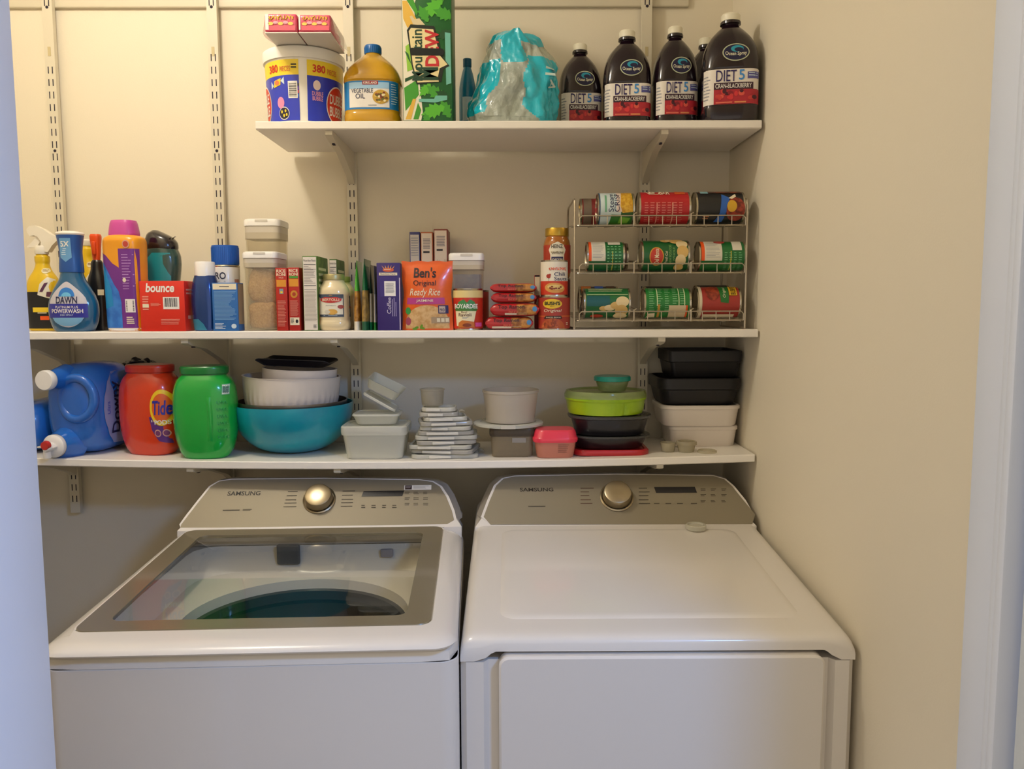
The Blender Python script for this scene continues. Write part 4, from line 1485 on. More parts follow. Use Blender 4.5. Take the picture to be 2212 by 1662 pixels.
for k in range(44):
    q = 2*PI*k/44
    mb.tube([(a*.97*math.cos(q), a*.97*math.sin(q), h*.78), (a*.97*math.cos(q), a*.97*math.sin(q), h*.975)], .0005, mat('1659b4', .35), 4)
mb.build('cap', t, 'wide blue cap')

# clear storage containers with white lids
CLR = mat('e6dfcc', .15, clear=.84, tint='fbf8f0', coat=.3, name='clear_container')


def flip_box(name, label, u0, u1, vt, Yf, z, lid_frac, grp, p=None, w=None, h=None, depth=None, fill=None):
    if p is None:
        p, w, h = place(u0, u1, vt, Yf, z, depth, False)
    d = depth or w
    t = thing(name, label, 'container', p, 0, grp)
    r = w*.16
    hb = h*(1-lid_frac)
    mb = MB()
    mb.stack([(0, rrect(w*.86, d*.86, r, 5)), (.003, rrect(w*.90, d*.90, r, 5)), (hb*.86, rrect(w*.93, d*.93, r, 5)), (hb*.87, rrect(w*.96, d*.96, r, 5)), (hb, rrect(w*.96, d*.96, r, 5))], CLR, True, False)
    mb.stack([(.004, rrect(w*.85, d*.85, r, 5)), (hb*.86, rrect(w*.88, d*.88, r, 5)), (hb, rrect(w*.92, d*.92, r, 5))], CLR, True, False)
    b = mb.build('clear_body', t)
    mb = MB()
    mb.stack([(hb-h*lid_frac*.0, rrect(w*.965, d*.965, r, 5)), (hb+.0005, rrect(w, d, r, 5)), (h-.006, rrect(w, d, r, 5)), (h-.002, rrect(w*.97, d*.97, r, 5)), (h, rrect(w*.90, d*.90, r, 5))], PLWHITE, True, True)
    l = mb.build('lid', t, 'white snap lid')
    mb = MB(); mb.rect(flat(d), -w*.16, hb+(h-hb)*.55, w*.18, hb+(h-hb)*.85, mat('d8d2c6', .4), .0008); mb.build('lid_tab', l)
    mb = MB(); mb.stack([(hb-h*.115, rrect(w*.955, d*.955, r, 5)), (hb-.0008, rrect(w*.965, d*.965, r, 5))], mat('e9e0cf', .4, clear=.25), False, False); mb.build('lid_skirt', l)
    return t, p, w, h, d


t, p, w, h, d = flip_box('storage_container', 'clear container with a white lid holding bags of rice beside the red rice boxes', 523, 600, 543, YF+.020, ZMS, .085, 'clear storage containers', depth=.105)
RICE = mat('dcb67c', .7, noise_col=('c2965a', 220, .35, .65), bump=(260, .7, .003), name='brown_rice')
for k, (cx, cz, sx, sz, ro) in enumerate(((-.003, h*.20, w*.42, h*.18, .1), (-.001, h*.56, w*.42, h*.22, -.25))):
    bm = bmesh.new(); bmesh.ops.create_icosphere(bm, subdivisions=4, radius=1)
    for v in bm.verts:
        q = v.co.normalized()
        e = (abs(q.x)**4+abs(q.y)**4+abs(q.z)**4)**-.25
        n = 1+.09*noise.noise(q*2.5+Vector((k*7, 0, 0)))
        x_, y_, z_ = q.x*e*sx*n, q.y*e*d*.38*n, q.z*e*sz*n
        v.co = Vector((cx+x_*math.cos(ro)-z_*math.sin(ro)*.35, y_, cz+z_+x_*math.sin(ro)))
        v.co.x = max(-w*.41, min(w*.41, v.co.x))
        v.co.z = max(.006 if k == 0 else h*.30, v.co.z)
    o = MB().from_bm(bm, RICE, True).build('rice_bag', loc=p)
    tag(o, ('lower' if k == 0 else 'upper') + ' clear bag of brown rice inside the tall white lidded container', 'rice bag', 'rice bags in the container')
flip_box('storage_container', 'empty clear container with a white lid standing behind the rice container', 527, 607, 472, YF+.140, ZMS, .065, 'clear storage containers', depth=.10)

# red rice boxes
def d_rr(kind):
    def f(mb, mp, w, h):
        o = .0005
        mb.text(mp, 'RICE', -w*.40, h*.925, w*.40, h*.975, CREAM, o, bold=.04)
        mb.text(mp, 'RONI', -w*.40, h*.87, w*.40, h*.918, CREAM, o, bold=.04)
        if kind == 0:
            mb.text(mp, 'RICE', -w*.2, h*.835, w*.2, h*.855, CREAM, o)
            mb.rect(mp, -w*.42, h*.70, w*.42, h*.81, mat('e0962e', .5), o)
            mb.rect(mp, -w*.18, h*.59, w*.16, h*.67, mat('8aa0a8', .5), o)
            mb.rect(mp, -w*.10, h*.60, w*.10, h*.63, YEL, o+.0003)
        else:
            mb.rect(mp, -w*.40, h*.83, w*.40, h*.865, mat('4f9a3a', .5), o)
            mb.rect(mp, -w*.42, h*.70, w*.42, h*.82, mat('e0962e', .5), o)
            mb.ell(mp, 0, h*.58, w*.32, h*.06, mat('c98a2a', .5), o)
            mb.ell(mp, 0, h*.58, w*.16, h*.03, mat('a83a22', .5), o+.0003)
            mb.rect(mp, -w*.42, h*.09, w*.42, h*.21, CREAM, o)
            mb.lines(mp, -w*.36, h*.11, -w*.05, h*.19, 4, INK, o+.0003)
            mb.ell(mp, w*.2, h*.15, w*.12, h*.03, INK, o+.0003)
        mb.lines(mp, -w*.38, h*.23 if kind else h*.06, w*.40, h*.48, 18, mat('e08a78', .5), o, .4, .25)
    return f
RB = mat('b8241c', .42)
box_thing('rice_box', 'narrow red rice box next to the tall clear rice container', 'box', 596.5, 621, 579, YF+.006, ZMS, .13, RB, d_rr(0), 0, 'red rice boxes')
box_thing('rice_box', 'narrow red rice box with a green flavour stripe beside the white nutrition panel box', 'box', 623.5, 647.5, 578, YF+.006, ZMS, .13, RB, d_rr(1), 0, 'red rice boxes')


# boxes turned to show their nutrition panel, green fronts facing right
def d_nut(mb, mp, w, h):
    o = .0005
    mb.rect(mp, -w*.46, h*.01, w*.44, h*.985, mat('e8ded0', .5), o)
    mb.text(mp, 'Nutrition Facts', -w*.42, h*.925, w*.40, h*.955, INK, o+.0003)
    for v, th in ((.88, .008), (.82, .004), (.60, .006), (.55, .003)):
        mb.rect(mp, -w*.42, h*v, w*.40, h*(v+th), INK, o+.0003)
    mb.lines(mp, -w*.42, h*.62, w*.40, h*.86, 12, mat('8a8078', .5), o+.0003, .3, .6)
    mb.lines(mp, -w*.42, h*.12, w*.40, h*.53, 24, mat('b4a898', .5), o+.0003, .4, .1)
    mb.lines(mp, w*.15, h*.03, w*.40, h*.08, 4, INK, o+.0003)


def s_green(mb, w, h, d):
    f = lambda u, v, o=0: (w/2+.0004+o, u, v)
    mb.rect(f, -d/2+.001, .002, d/2-.001, h-.002, mat('4a6a28', .5, noise_col=('6a8a3a', 40, .4, .6)), 0)
    mb.rect(f, -d*.45, h*.08, d*.45, h*.45, mat('b08a3a', .5), .0004)
    mb.lines(f, -d*.4, h*.55, d*.4, h*.85, 4, mat('d8d8a0', .5), .0004, .5, .3)
box_thing('side_dish_box', 'white and green box showing a nutrition panel left of the pasta sauce jar', 'box', 655, 686.5, 553, YF+.006, ZMS, .115, mat('5a7a30', .5), d_nut, 0, 'green side dish boxes', sides=s_green)
box_thing('side_dish_box', 'green box behind the pasta sauce jar, only its top corner showing', 'box', 713, 729, 560, YF+.175, ZMS, .10, mat('4a6a28', .5), d_nut, 0, 'green side dish boxes', sides=s_green)


# pasta sauce jars
def sauce(u0, u1, vt, Yf, label, lab=True):
    p, w, h = place(u0, u1, vt, Yf, ZMS)
    t = thing('sauce_jar', label, 'jar', p, 0, 'white pasta sauce jars')
    a = w/2
    L = Loft([(0, a*.86, a*.86, 2.6), (.003, a*.94, a*.94, 2.8), (h*.10, a, a, 2.8), (h*.15, a*.98, a*.98, 2.8), (h*.19, a*.93, a*.93, 3), (h*.60, a*.93, a*.93, 3), (h*.65, a*.99, a*.99, 2.6), (h*.75, a*.94, a*.94, 2.3), (h*.84, a*.74, a*.74, 2), (h*.885, a*.66, a*.66, 2), (h*.90, a*.64, a*.64, 2)])
    mb = MB(); L.mesh(mb, mat('e9d6ac', .15, coat=.6), 44, 4); b = mb.build('jar', t, 'glass jar of cream sauce')
    MB().lathe([(a*.66, h*.895), (a*.70, h*.90), (a*.71, h*.98), (a*.68, h), (0, h)], mat('b9ad7a', .35, metal=.5), 36).build('lid', t, 'pale metal lid')
    mp = L.map(); mb = MB()
    e = a*.80
    mb.rect(mp, -e, h*.24, e*.95, h*.64, mat('4a5666', .4), .0006, 16, 3)
    mb.rect(mp, -e*.95, h*.285, e*.88, h*.60, mat('ece4cc', .4), .0011, 16, 3)
    mb.ell(mp, -a*.02, h*.545, a*.66, h*.055, mat('c8322e', .4), .0018, 32, 3)
    mb.text(mp, 'BERTOLLI', -a*.54, h*.522, a*.50, h*.568, CREAM, .0025, bold=.03)
    mb.ell(mp, -a*.02, h*.61, a*.13, h*.02, mat('d09a6a', .4), .0018)
    mb.text(mp, 'ALFREDO', -a*.36, h*.435, a*.30, h*.455, GREY, .0016)
    mb.ell(mp, a*.05, h*.33, a*.34, h*.05, mat('dca94e', .5), .0016, 20, 2)
    mb.ell(mp, -a*.25, h*.33, a*.18, h*.035, mat('d8d0bc', .5), .0019, 20, 2)
    mb.ell(mp, a*.58, h*.42, a*.18, h*.035, mat('a8483c', .4), .0017, 20, 2)
    mb.lines(mp, -a*.5, h*.255, a*.5, h*.27, 1, PALE, .0011)
    mb.build('label', b, 'cream and red label')
sauce(689, 755, 593, YF+.008, 'front white pasta sauce jar beside the nutrition panel box')
sauce(710, 767, 598, YF+.090, 'white pasta sauce jar behind the front sauce jar')


# pouches standing edge-on
def pouch(u0, u1, vt, Yf, dp, label, cols, rz, grp):
    p, w, h = place(u0, u1, vt, Yf, ZMS, dp, False)
    t = thing('food_pouch', label, 'pouch', p, rz, grp)
    mb = MB()
    NU_, NV_ = 24, 16
    rs = []
    for j in range(NV_+1):
        s = j/NV_
        k = (1-s**2.2)*.96+.04
        ring = []
        for i in range(NU_):
            q = 2*PI*i/NU_
            ring.append((w/2*k*math.copysign(abs(math.cos(q))**.8, math.cos(q))+w*.12*(s**3), dp/2*math.copysign(abs(math.sin(q))**.55, math.sin(q)), h*s))
        rs.append(ring)
    mid = int(NV_*.62)
    lo = int(NV_*.14)
    mb.rings(rs[:lo+1], cols[2], True, False); mb.rings(rs[lo:mid+1], cols[0], False, False); mb.rings(rs[mid:], cols[1], False, True)
    o = mb.build('pouch_body', t)
    def mp(u, v, o=0):
        s = max(0, min(1, v/h)); k = (1-s**2.2)*.96+.04
        return (w/2*k*u+w*.12*s**3, -dp/2*(1-abs(u)**2.5)**.4-.0008-o, v)
    return t, o, mp, w, h
G1 = mat('2f9a3a', .25, coat=.5); G2 = mat('14683a', .25, coat=.5)
GD = mat('1a3a2c', .25, coat=.5)
t, o, mp, w, h = pouch(759, 776, 563, YF+.030, .10, 'bright green food pouch standing edge on beside the sauce jar', (mat('c98f3a', .35, coat=.4, noise_col=('8a5a22', 60, .4, .6)), mat('5ab83a', .25, coat=.5), mat('e6dcc8', .4)), .04, 'green food pouches')
t, o, mp, w, h = pouch(777.5, 794, 559, YF+.012, .10, 'dark green food pouch standing edge on, second of the pouch row', (mat('a8863e', .35, coat=.4, noise_col=('7a6030', 60, .4, .6)), mat('0f6a3a', .25, coat=.5), mat('1c5a3a', .4)), 0, 'green food pouches')
t, o, mp, w, h = pouch(795.5, 804, 572, YF+.03, .10, 'thin dark food pouch squeezed between two green pouches', (mat('c9c4b4', .35, coat=.4), GD, mat('0f7a50', .4)), 0, 'green food pouches')
t, o, mp, w, h = pouch(805, 812, 574, YF+.012, .08, 'grey backed food pouch with a green foot left of the purple box', (mat('b4aa9c', .4, coat=.3), mat('7a7a70', .3, coat=.4), mat('1f7a2c', .4)), 0, 'green food pouches')


# purple box
def d_purple(mb, mp, w, h):
    o = .0005
    mb.rect(mp, w*.45, h*.01, w*.49, h*.78, mat('cfc4d8', .5), o)
    mb.ell(mp, 0, h*.895, w*.24, h*.028, mat('d8603a', .5), o)
    for k in range(-2, 3):
        mb.poly(mp, [(k*w*.09-w*.03, h*.915), (k*w*.09+w*.03, h*.915), (k*w*.14, h*(.975-.008*abs(k)))], mat('e8a060', .5), o+.0002)
    mb.lines(mp, -w*.18, h*.885, w*.2, h*.905, 1, CREAM, o+.0004)
    mb.rect(mp, -w*.40, h*.815, w*.38, h*.855, CREAM, o)
    mb.text(mp, 'Nutrition Facts', -w*.34, h*.825, w*.30, h*.848, NAVY, o+.0003)
    mb.rect(mp, -w*.36, h*.50, w*.32, h*.80, mat('3a2c78', .45), o)
    mb.rect(mp, -w*.18, h*.51, w*.30, h*.73, WHITE, o+.0003)
    mb.lines(mp, -w*.13, h*.55, w*.25, h*.70, 9, GREY, o+.0006, .45, .1)
    mb.text(mp, 'Coffee', -w*.08, h*.25, w*.10, h*.49, mat('d8d0e4', .5), o, rot=90)
    mb.lines(mp, w*.14, h*.21, w*.36, h*.50, 3, mat('a89cc8', .5), o, .4, .3, True)
box_thing('pantry_box', 'deep purple box with a white barcode panel left of the orange rice pouch', 'box', 814.5, 865, 568, YF+.006, ZMS, .10, mat('35246e', .42), d_purple, 0)


# three narrow boxes behind the orange pouch
def d_thin(kind):
    def f(mb, mp, w, h):
        o = .0005
        if kind == 0:
            mb.rect(mp, -w*.42, h*.60, w*.42, h*.97, mat('cfc6bc', .5), o)
            mb.lines(mp, -w*.36, h*.74, w*.36, h*.94, 8, GREY, o+.0003, .4, .1)
            mb.ell(mp, -w*.10, h*.62, w*.22, h*.042, WHITE, o+.0005); mb.ell(mp, -w*.10, h*.62, w*.12, h*.022, NAVY, o+.0008)
            mb.rect(mp, -w*.40, h*.10, w*.40, h*.56, mat('6a6a90', .5), o)
        else:
            mb.rect(mp, -w*.44, h*.02, w*.42, h*.985, mat('e6d6c4', .5), o)
            mb.lines(mp, -w*.30, h*.82, w*.32, h*.93, 7, mat('8a8288', .5), o+.0003, .5, .1)
            mb.lines(mp, -w*.30, h*.76, w*.32, h*.80, 1, INK, o+.0003)
            mb.lines(mp, -w*.34, h*.30, w*.34, h*.70, 9, mat('c9b4a0', .5), o+.0003, .4, .2, True)
    return f
box_thing('narrow_box', 'narrow navy edged box behind the orange pouch, left of two pale ones', 'box', 886, 908, 501, YF+.20, ZMS, .085, mat('3a3c78', .45), d_thin(0), 0, 'narrow boxes by the wall')
box_thing('narrow_box', 'narrow pale box with orange edges behind the orange pouch, in the middle of three', 'box', 910, 936, 501, YF+.20, ZMS, .085, mat('b8643a', .45), d_thin(1), 0, 'narrow boxes by the wall')
box_thing('narrow_box', 'narrow pale box with a dark red top behind the orange pouch, tallest of three', 'box', 938, 968, 495, YF+.20, ZMS, .085, mat('8a4032', .45), d_thin(1), 0, 'narrow boxes by the wall')

# orange rice pouch
p, w, h = place(867, 977, 563, YF+.004, ZMS, .040, False)
ORP = mat('e8601c', .3, coat=.35, bump=(25, .25, .004), name='orange_pouch')
t = thing('rice_pouch', 'bright orange ready rice pouch with a pink band at the middle of the shelf', 'pouch', p)
dp = .040


def pou(u, v, o=0):
    s, q = v/h, u/(w/2)
    bulge = max(0, 1-abs(q)**3)*(1-abs(2*s-.9)**2.6*.85 if s < .95 else .1)
    edge = .0012*math.sin(9*s)+.0008*math.sin(17*s+2)
    return (u*(1-.03*math.sin(PI*s)) + edge*q, -.003-dp*.42*max(0, bulge)-o, v)


mb = MB()
mb.sheet(lambda a_, b_: pou((a_*2-1)*w/2, b_*h*(1-.012*math.sin(a_*9)**2)), 28, 28, ORP)
mb.sheet(lambda a_, b_: (lambda q: (q[0], -q[1]*.8-.002, q[2]))(pou((1-a_*2)*w/2, b_*h*(1-.012*math.sin(a_*9)**2))), 28, 28, ORP)
body = mb.build('pouch_body', t)
mb = MB()
mb.text(pou, "Ben's", -w*.26, h*.755, w*.18, h*.905, mat('2a1a22', .4), .0012, bold=.04, shear=.08)
mb.text(pou, 'Original', -w*.27, h*.62, w*.18, h*.72, mat('3a2024', .4), .0012, bold=.01)
mb.text(pou, 'Ready Rice', -w*.36, h*.47, w*.28, h*.60, CREAM, .0012, bold=.01, shear=.3)
mb.rect(pou, -w*.41, h*.375, w*.36, h*.47, mat('b83a86', .35), .0008, 20, 2)
mb.text(pou, 'JASMINE', -w*.22, h*.40, w*.13, h*.445, CREAM, .0014, bold=.02)
GRAIN = mat('e2bc84', .5, noise_col=('cf9e62', 90, .4, .6), name='printed_rice')
pts = [(w*.43*math.cos(k*PI/22)*1.0, h*.115+h*.245*math.sin(k*PI/22)) for k in range(23)]
mb.poly(pou, [(-w*.43, .004)]+[(w*.43, .004)]+pts, GRAIN, .0009, w*.05)
mb.rect(pou, w*.22, h*.24, w*.42, h*.36, mat('2e2a60', .4), .0013, 4, 3)
mb.rect(pou, w*.24, h*.255, w*.36, h*.345, mat('c9b4a4', .4), .0017, 3, 2)
mb.text(pou, '90', w*.255, h*.27, w*.345, h*.315, NAVY, .0021)
mb.rect(pou, w*.08, h*.10, w*.44, h*.19, mat('b49a7a', .45), .0013, 6, 2)
for k in range(3):
    mb.rect(pou, w*(.19+.085*k), h*.12, w*(.255+.085*k), h*.175, CREAM, .0017)
mb.ell(pou, -w*.38, h*.28, w*.055, h*.052, mat('3a9a4a', .4), .0014, 18, 2)
mb.ell(pou, -w*.38, h*.13, w*.055, h*.06, mat('a84a62', .4), .0014, 18, 2)
for k, (uu, vv, ro) in enumerate(((-.22, .035, .4), (-.12, .05, 1.2), (-.10, .03, -.3), (-.25, .02, 0))):
    mb.ell(pou, w*uu, h*vv, w*.05, h*.018, mat('6a9a2a', .5), .0015+k*.0001, 12, 1, ro)
mb.build('print', body, 'printed label with a bowl of rice')

# clear container behind the tins
t, p, w, h, d = flip_box('storage_container', 'clear container with a white lid and blue tinted contents behind the ravioli tin', 969, 1046, 546, YF+.090, ZMS, .10, 'clear storage containers', depth=.09)
mb = MB(); mb.stack([(.006, rrect(w*.80, d*.80, .008, 4)), (h*.72, rrect(w*.80, d*.80, .008, 4))], mat('8a8aa4', .6, noise_col=('5a6a9a', 40, .35, .65)), True, True)
tag(mb.build('tea_packets', loc=p), 'blue grey packets filling the clear container behind the ravioli tin', 'packets')


# tins
TIN = mat('c0b8a4', .25, metal=.95, name='tin_metal')
TINL = mat('d9c98a', .35, metal=.3)


def tin(name, label, p, r, h, art, grp=None, lie=False, rz=0.0, base='b03a2a'):
    """upright tin, or lying along x with its label facing forwards"""
    t = thing(name, label, 'can', p, rz, grp)
    xf = None
    if lie:
        xf = Matrix.Translation((-h/2, 0, r)) @ Matrix.Rotation(PI/2, 4, 'Y')
    e = .0035
    b = MB().lathe([(0, .002), (r*.93, .002), (r*.95, 0), (r, 0), (r, e), (r*.985, e+.001), (r*.985, h-e-.001), (r, h-e), (r, h), (r*.95, h), (r*.93, h-.002), (0, h-.002)], TIN, 40, xf=xf).build('tin_body', t)
    mb = MB()
    mb.lathe([(r*.99, e+.001), (r*.99, h-e-.001)], mat(base, .4, coat=.15), 48, xf=xf)
    mp = (lambda u, v, o=0: cylx(r)(u, v, o+.0002)) if lie else (lambda u, v, o=0: cyl(r)(u, v, o+.0002))
    if art:
        art(mb, mp, r, h)
    mb.build('paper_label', b)
    return t


def a_ravioli(mb, mp, r, h):
    mb.rect(mp, -1.5*r, h*.78, 1.5*r, h*.955, mat('e6cf8a', .4), .0003, 20, 1)
    mb.rect(mp, -1.5*r, h*.035, 1.5*r, h*.78, mat('c8301e', .4), .0003, 20, 1)
    mb.poly(mp, [(-r*.72, h*.10), (r*.40, h*.10), (r*.62, h*.46), (-r*.82, h*.48)], mat('efe2b8', .4), .0007, r*.15)
    mb.poly(mp, [(-r*.55, h*.68), (-r*.2, h*.74), (0, h*.66), (r*.2, h*.74), (r*.5, h*.68), (r*.75, h*.50), (-r*.9, h*.50)], mat('3f8a4a', .4), .0009, r*.15)
    mb.text(mp, 'BOYARDEE', -r*.88, h*.52, r*.72, h*.63, WHITE, .0014, bold=.05)
    mb.rect(mp, -r*.82, h*.46, r*.66, h*.51, mat('4a7a32', .4), .001, 10, 1)
    mb.text(mp, 'Beef', -r*.36, h*.41, r*.02, h*.455, BROWN, .0012)
    mb.text(mp, 'Ravioli', -r*.55, h*.33, r*.28, h*.41, mat('5a2a1a', .4), .0012, bold=.02)
    mb.lines(mp, -r*.3, h*.26, r*.1, h*.31, 2, GREY, .0012)
    mb.poly(mp, [(-r*.6, h*.06), (r*.5, h*.06), (r*.45, h*.20), (-r*.3, h*.24), (-r*.55, h*.18)], mat('c8702a', .45), .0013, r*.15)
    mb.ell(mp, r*.0, h*.12, r*.28, h*.045, mat('8a3a1c', .45), .0017)
    mb.rect(mp, r*.55, h*.08, r*1.1, h*.18, PINK, .001, 6, 1)
p, w, h = place(977.5, 1043, 624, YF+.004, ZMS)
tin('ravioli_tin', 'red and cream tin of ravioli right of the orange rice pouch', p, w/2, h, a_ravioli)
p, w, h = place(1012, 1056, 600, YF+.19, ZMS)
tin('food_tin', 'red tin half hidden behind the clear container beside the noodle packets', p, w/2, h*.75, None)


def a_beans(mb, mp, r, h):
    mb.rect(mp, -1.5*r, h*.035, 1.5*r, h*.965, mat('a8382a', .4), .0003, 22, 1)
    mb.ell(mp, -r*.18, h*.78, r*.62, h*.145, mat('e8c02a', .4), .0008, 30, 3)
    mb.text(mp, "BUSH'S", -r*.66, h*.74, r*.32, h*.85, mat('1c2a14', .4), .0015, bold=.06)
    mb.text(mp, 'BEST', -r*.30, h*.69, -r*.04, h*.72, BROWN, .0015)
    mb.text(mp, 'Original', -r*.72, h*.51, r*.42, h*.62, CREAM, .001, shear=.2)
    mb.rect(mp, -1.4*r, h*.40, 1.4*r, h*.42, mat('e07a2e', .4), .0006, 16, 1)
    mb.poly(mp, [(-r*.75, h*.33), (r*.45, h*.33), (r*.4, h*.42), (-r*.6, h*.42)], mat('3a1a12', .4), .0008, r*.15)
    mb.text(mp, 'BAKED BEANS', -r*.55, h*.355, r*.35, h*.39, CREAM, .0013)
    mb.poly(mp, [(-r*.95, h*.045), (r*.65, h*.045)]+[(-r*.15+r*.8*math.cos(k*PI/12), h*.045+h*.30*math.sin(k*PI/12)) for k in range(13)], mat('b8562a', .45), .0009, r*.15)
    rn = random.Random(2)
    for k in range(26):
        q, s = rn.uniform(.15, PI-.15), rn.uniform(.1, .92)
        mb.ell(mp, -r*.15+r*.75*s*math.cos(q), h*.05+h*.28*s*math.sin(q), r*.10, h*.024, mat(rn.choice(['c86a36', 'a8482a', '8a3a1e']), .4), .0012+k*.00003, 10, 1, rn.uniform(0, 3))
    mb.lines(mp, r*.75, h*.13, r*1.0, h*.22, 2, CREAM, .0008)
p, w, h = place(1163, 1231, 641, YF+.004, ZMS)
tin('bean_tin', 'red tin of baked beans left of the rack, under the chili sauce tin', p, w/2, h, a_beans)
ptop = Vector((p.x, p.y, p.z+h+.0004))


def a_chili(mb, mp, r, h):
    mb.rect(mp, -1.5*r, h*.045, 1.5*r, h*.42, mat('cc3a22', .4), .0003, 22, 1)
    mb.rect(mp, -1.5*r, h*.42, 1.5*r, h*.955, mat('ece2cc', .4), .0003, 22, 1)
    mb.scrawl(mp, -r*.45, h*.70, r*.92, h*.80, ORANGE, .001, 8)
    mb.text(mp, 'Chili', -r*.05, h*.56, r*.80, h*.66, NAVY, .001, bold=.01)
    mb.text(mp, 'Sauce', -r*.05, h*.435, r*1.02, h*.535, NAVY, .001, bold=.01)
    mb.ell(mp, -r*.48, h*.55, r*.17, h*.055, mat('a83226', .4), .001, 18, 2, -.5)
    mb.ell(mp, -r*.36, h*.59, r*.07, h*.03, mat('a83226', .4), .0012, 12, 1)
    mb.poly(mp, [(-r*.62, h*.49), (-r*.5, h*.52), (-r*.72, h*.46)], mat('7a2a22', .4), .0012)
    mb.rect(mp, -r*.46, h*.42, -r*.44, h*.51, INK, .001)
    mb.ell(mp, r*.0, h*.23, r*.78, h*.14, mat('d89a4a', .45), .0008, 30, 3, -.06)
    mb.ell(mp, r*.05, h*.25, r*.6, h*.07, mat('e8c878', .45), .0012, 26, 2, -.06)
    rn = random.Random(4)
    for k in range(8):
        mb.ell(mp, rn.uniform(-r*.4, r*.5), h*rn.uniform(.2, .27), r*.09, h*.025, mat('8a3a22', .45), .0016+k*.00003, 8, 1)
x_, w2, h2 = fit(1168, 1226, 563, p.y, ptop.z)
tin('chili_sauce_tin', 'cream and red tin of chili sauce stacked on the baked bean tin', Vector((x_, p.y, ptop.z)), w2/2, h2, a_chili)
# gravy jar on a second tin behind
p2, w3, h3 = place(1170, 1232, 602, YF+.088, ZMS)
tin('food_tin', 'dark red tin behind the bean tin, with the gravy jar standing on it', p2, w3/2, h3, None, base='6a2a2a')
zj = p2.z+h3+.0004
x_, w3, h3 = fit(1174, 1232, 494, p2.y, zj)
t = thing('gravy_jar', 'glass jar of chicken gravy with a gold lid above the chili sauce tin', 'jar', (x_, p2.y, zj))
a = w3/2
L = Loft([(0, a*.88, a*.88), (.003, a*.96, a*.96), (h3*.08, a, a), (h3*.66, a, a), (h3*.74, a*.95, a*.95), (h3*.81, a*.84, a*.84), (h3*.84, a*.82, a*.82)])
mb = MB(); L.mesh(mb, mat('b46a22', .12, coat=.7, clear=.08), 40, 4); b = mb.build('jar', t, 'amber glass jar')
MB().lathe([(a*.82, h3*.83), (a*.88, h3*.845), (a*.88, h3*.98), (a*.85, h3), (0, h3)], mat('c09a3a', .3, metal=.7), 36).build('lid', t, 'gold lid')
mp = cyl(a); mb = MB()
mb.rect(mp, -1.4*a, h3*.1, 1.4*a, h3*.66, mat('b03a24', .4), .0006, 22, 1)
mb.poly(mp, [(-a*.55, h3*.14), (a*.48, h3*.14), (a*.48, h3*.46), (a*.60, h3*.56), (a*.42, h3*.66), (0, h3*.72), (-a*.5, h3*.66), (-a*.68, h3*.56), (-a*.55, h3*.46)], mat('ece4cc', .4), .0011, a*.15)
mb.text(mp, 'HEINZ', -a*.46, h3*.59, a*.36, h3*.665, mat('4a4030', .4), .0017, bold=.03)
mb.lines(mp, -a*.5, h3*.47, a*.45, h3*.53, 1, mat('c9b98a', .4), .0015)
mb.scrawl(mp, -a*.45, h3*.47, a*.4, h3*.53, mat('8a7a5a', .4), .0018, 7)
mb.rect(mp, -a*.46, h3*.24, a*.40, h3*.42, mat('2c2a58', .4), .0015, 8, 1)
mb.text(mp, 'CHICKEN', -a*.40, h3*.33, a*.34, h3*.39, CREAM, .002, bold=.02)
mb.text(mp, 'GRAVY', -a*.34, h3*.26, a*.28, h3*.32, CREAM, .002, bold=.02)
mb.build('label', b, 'red and cream label')

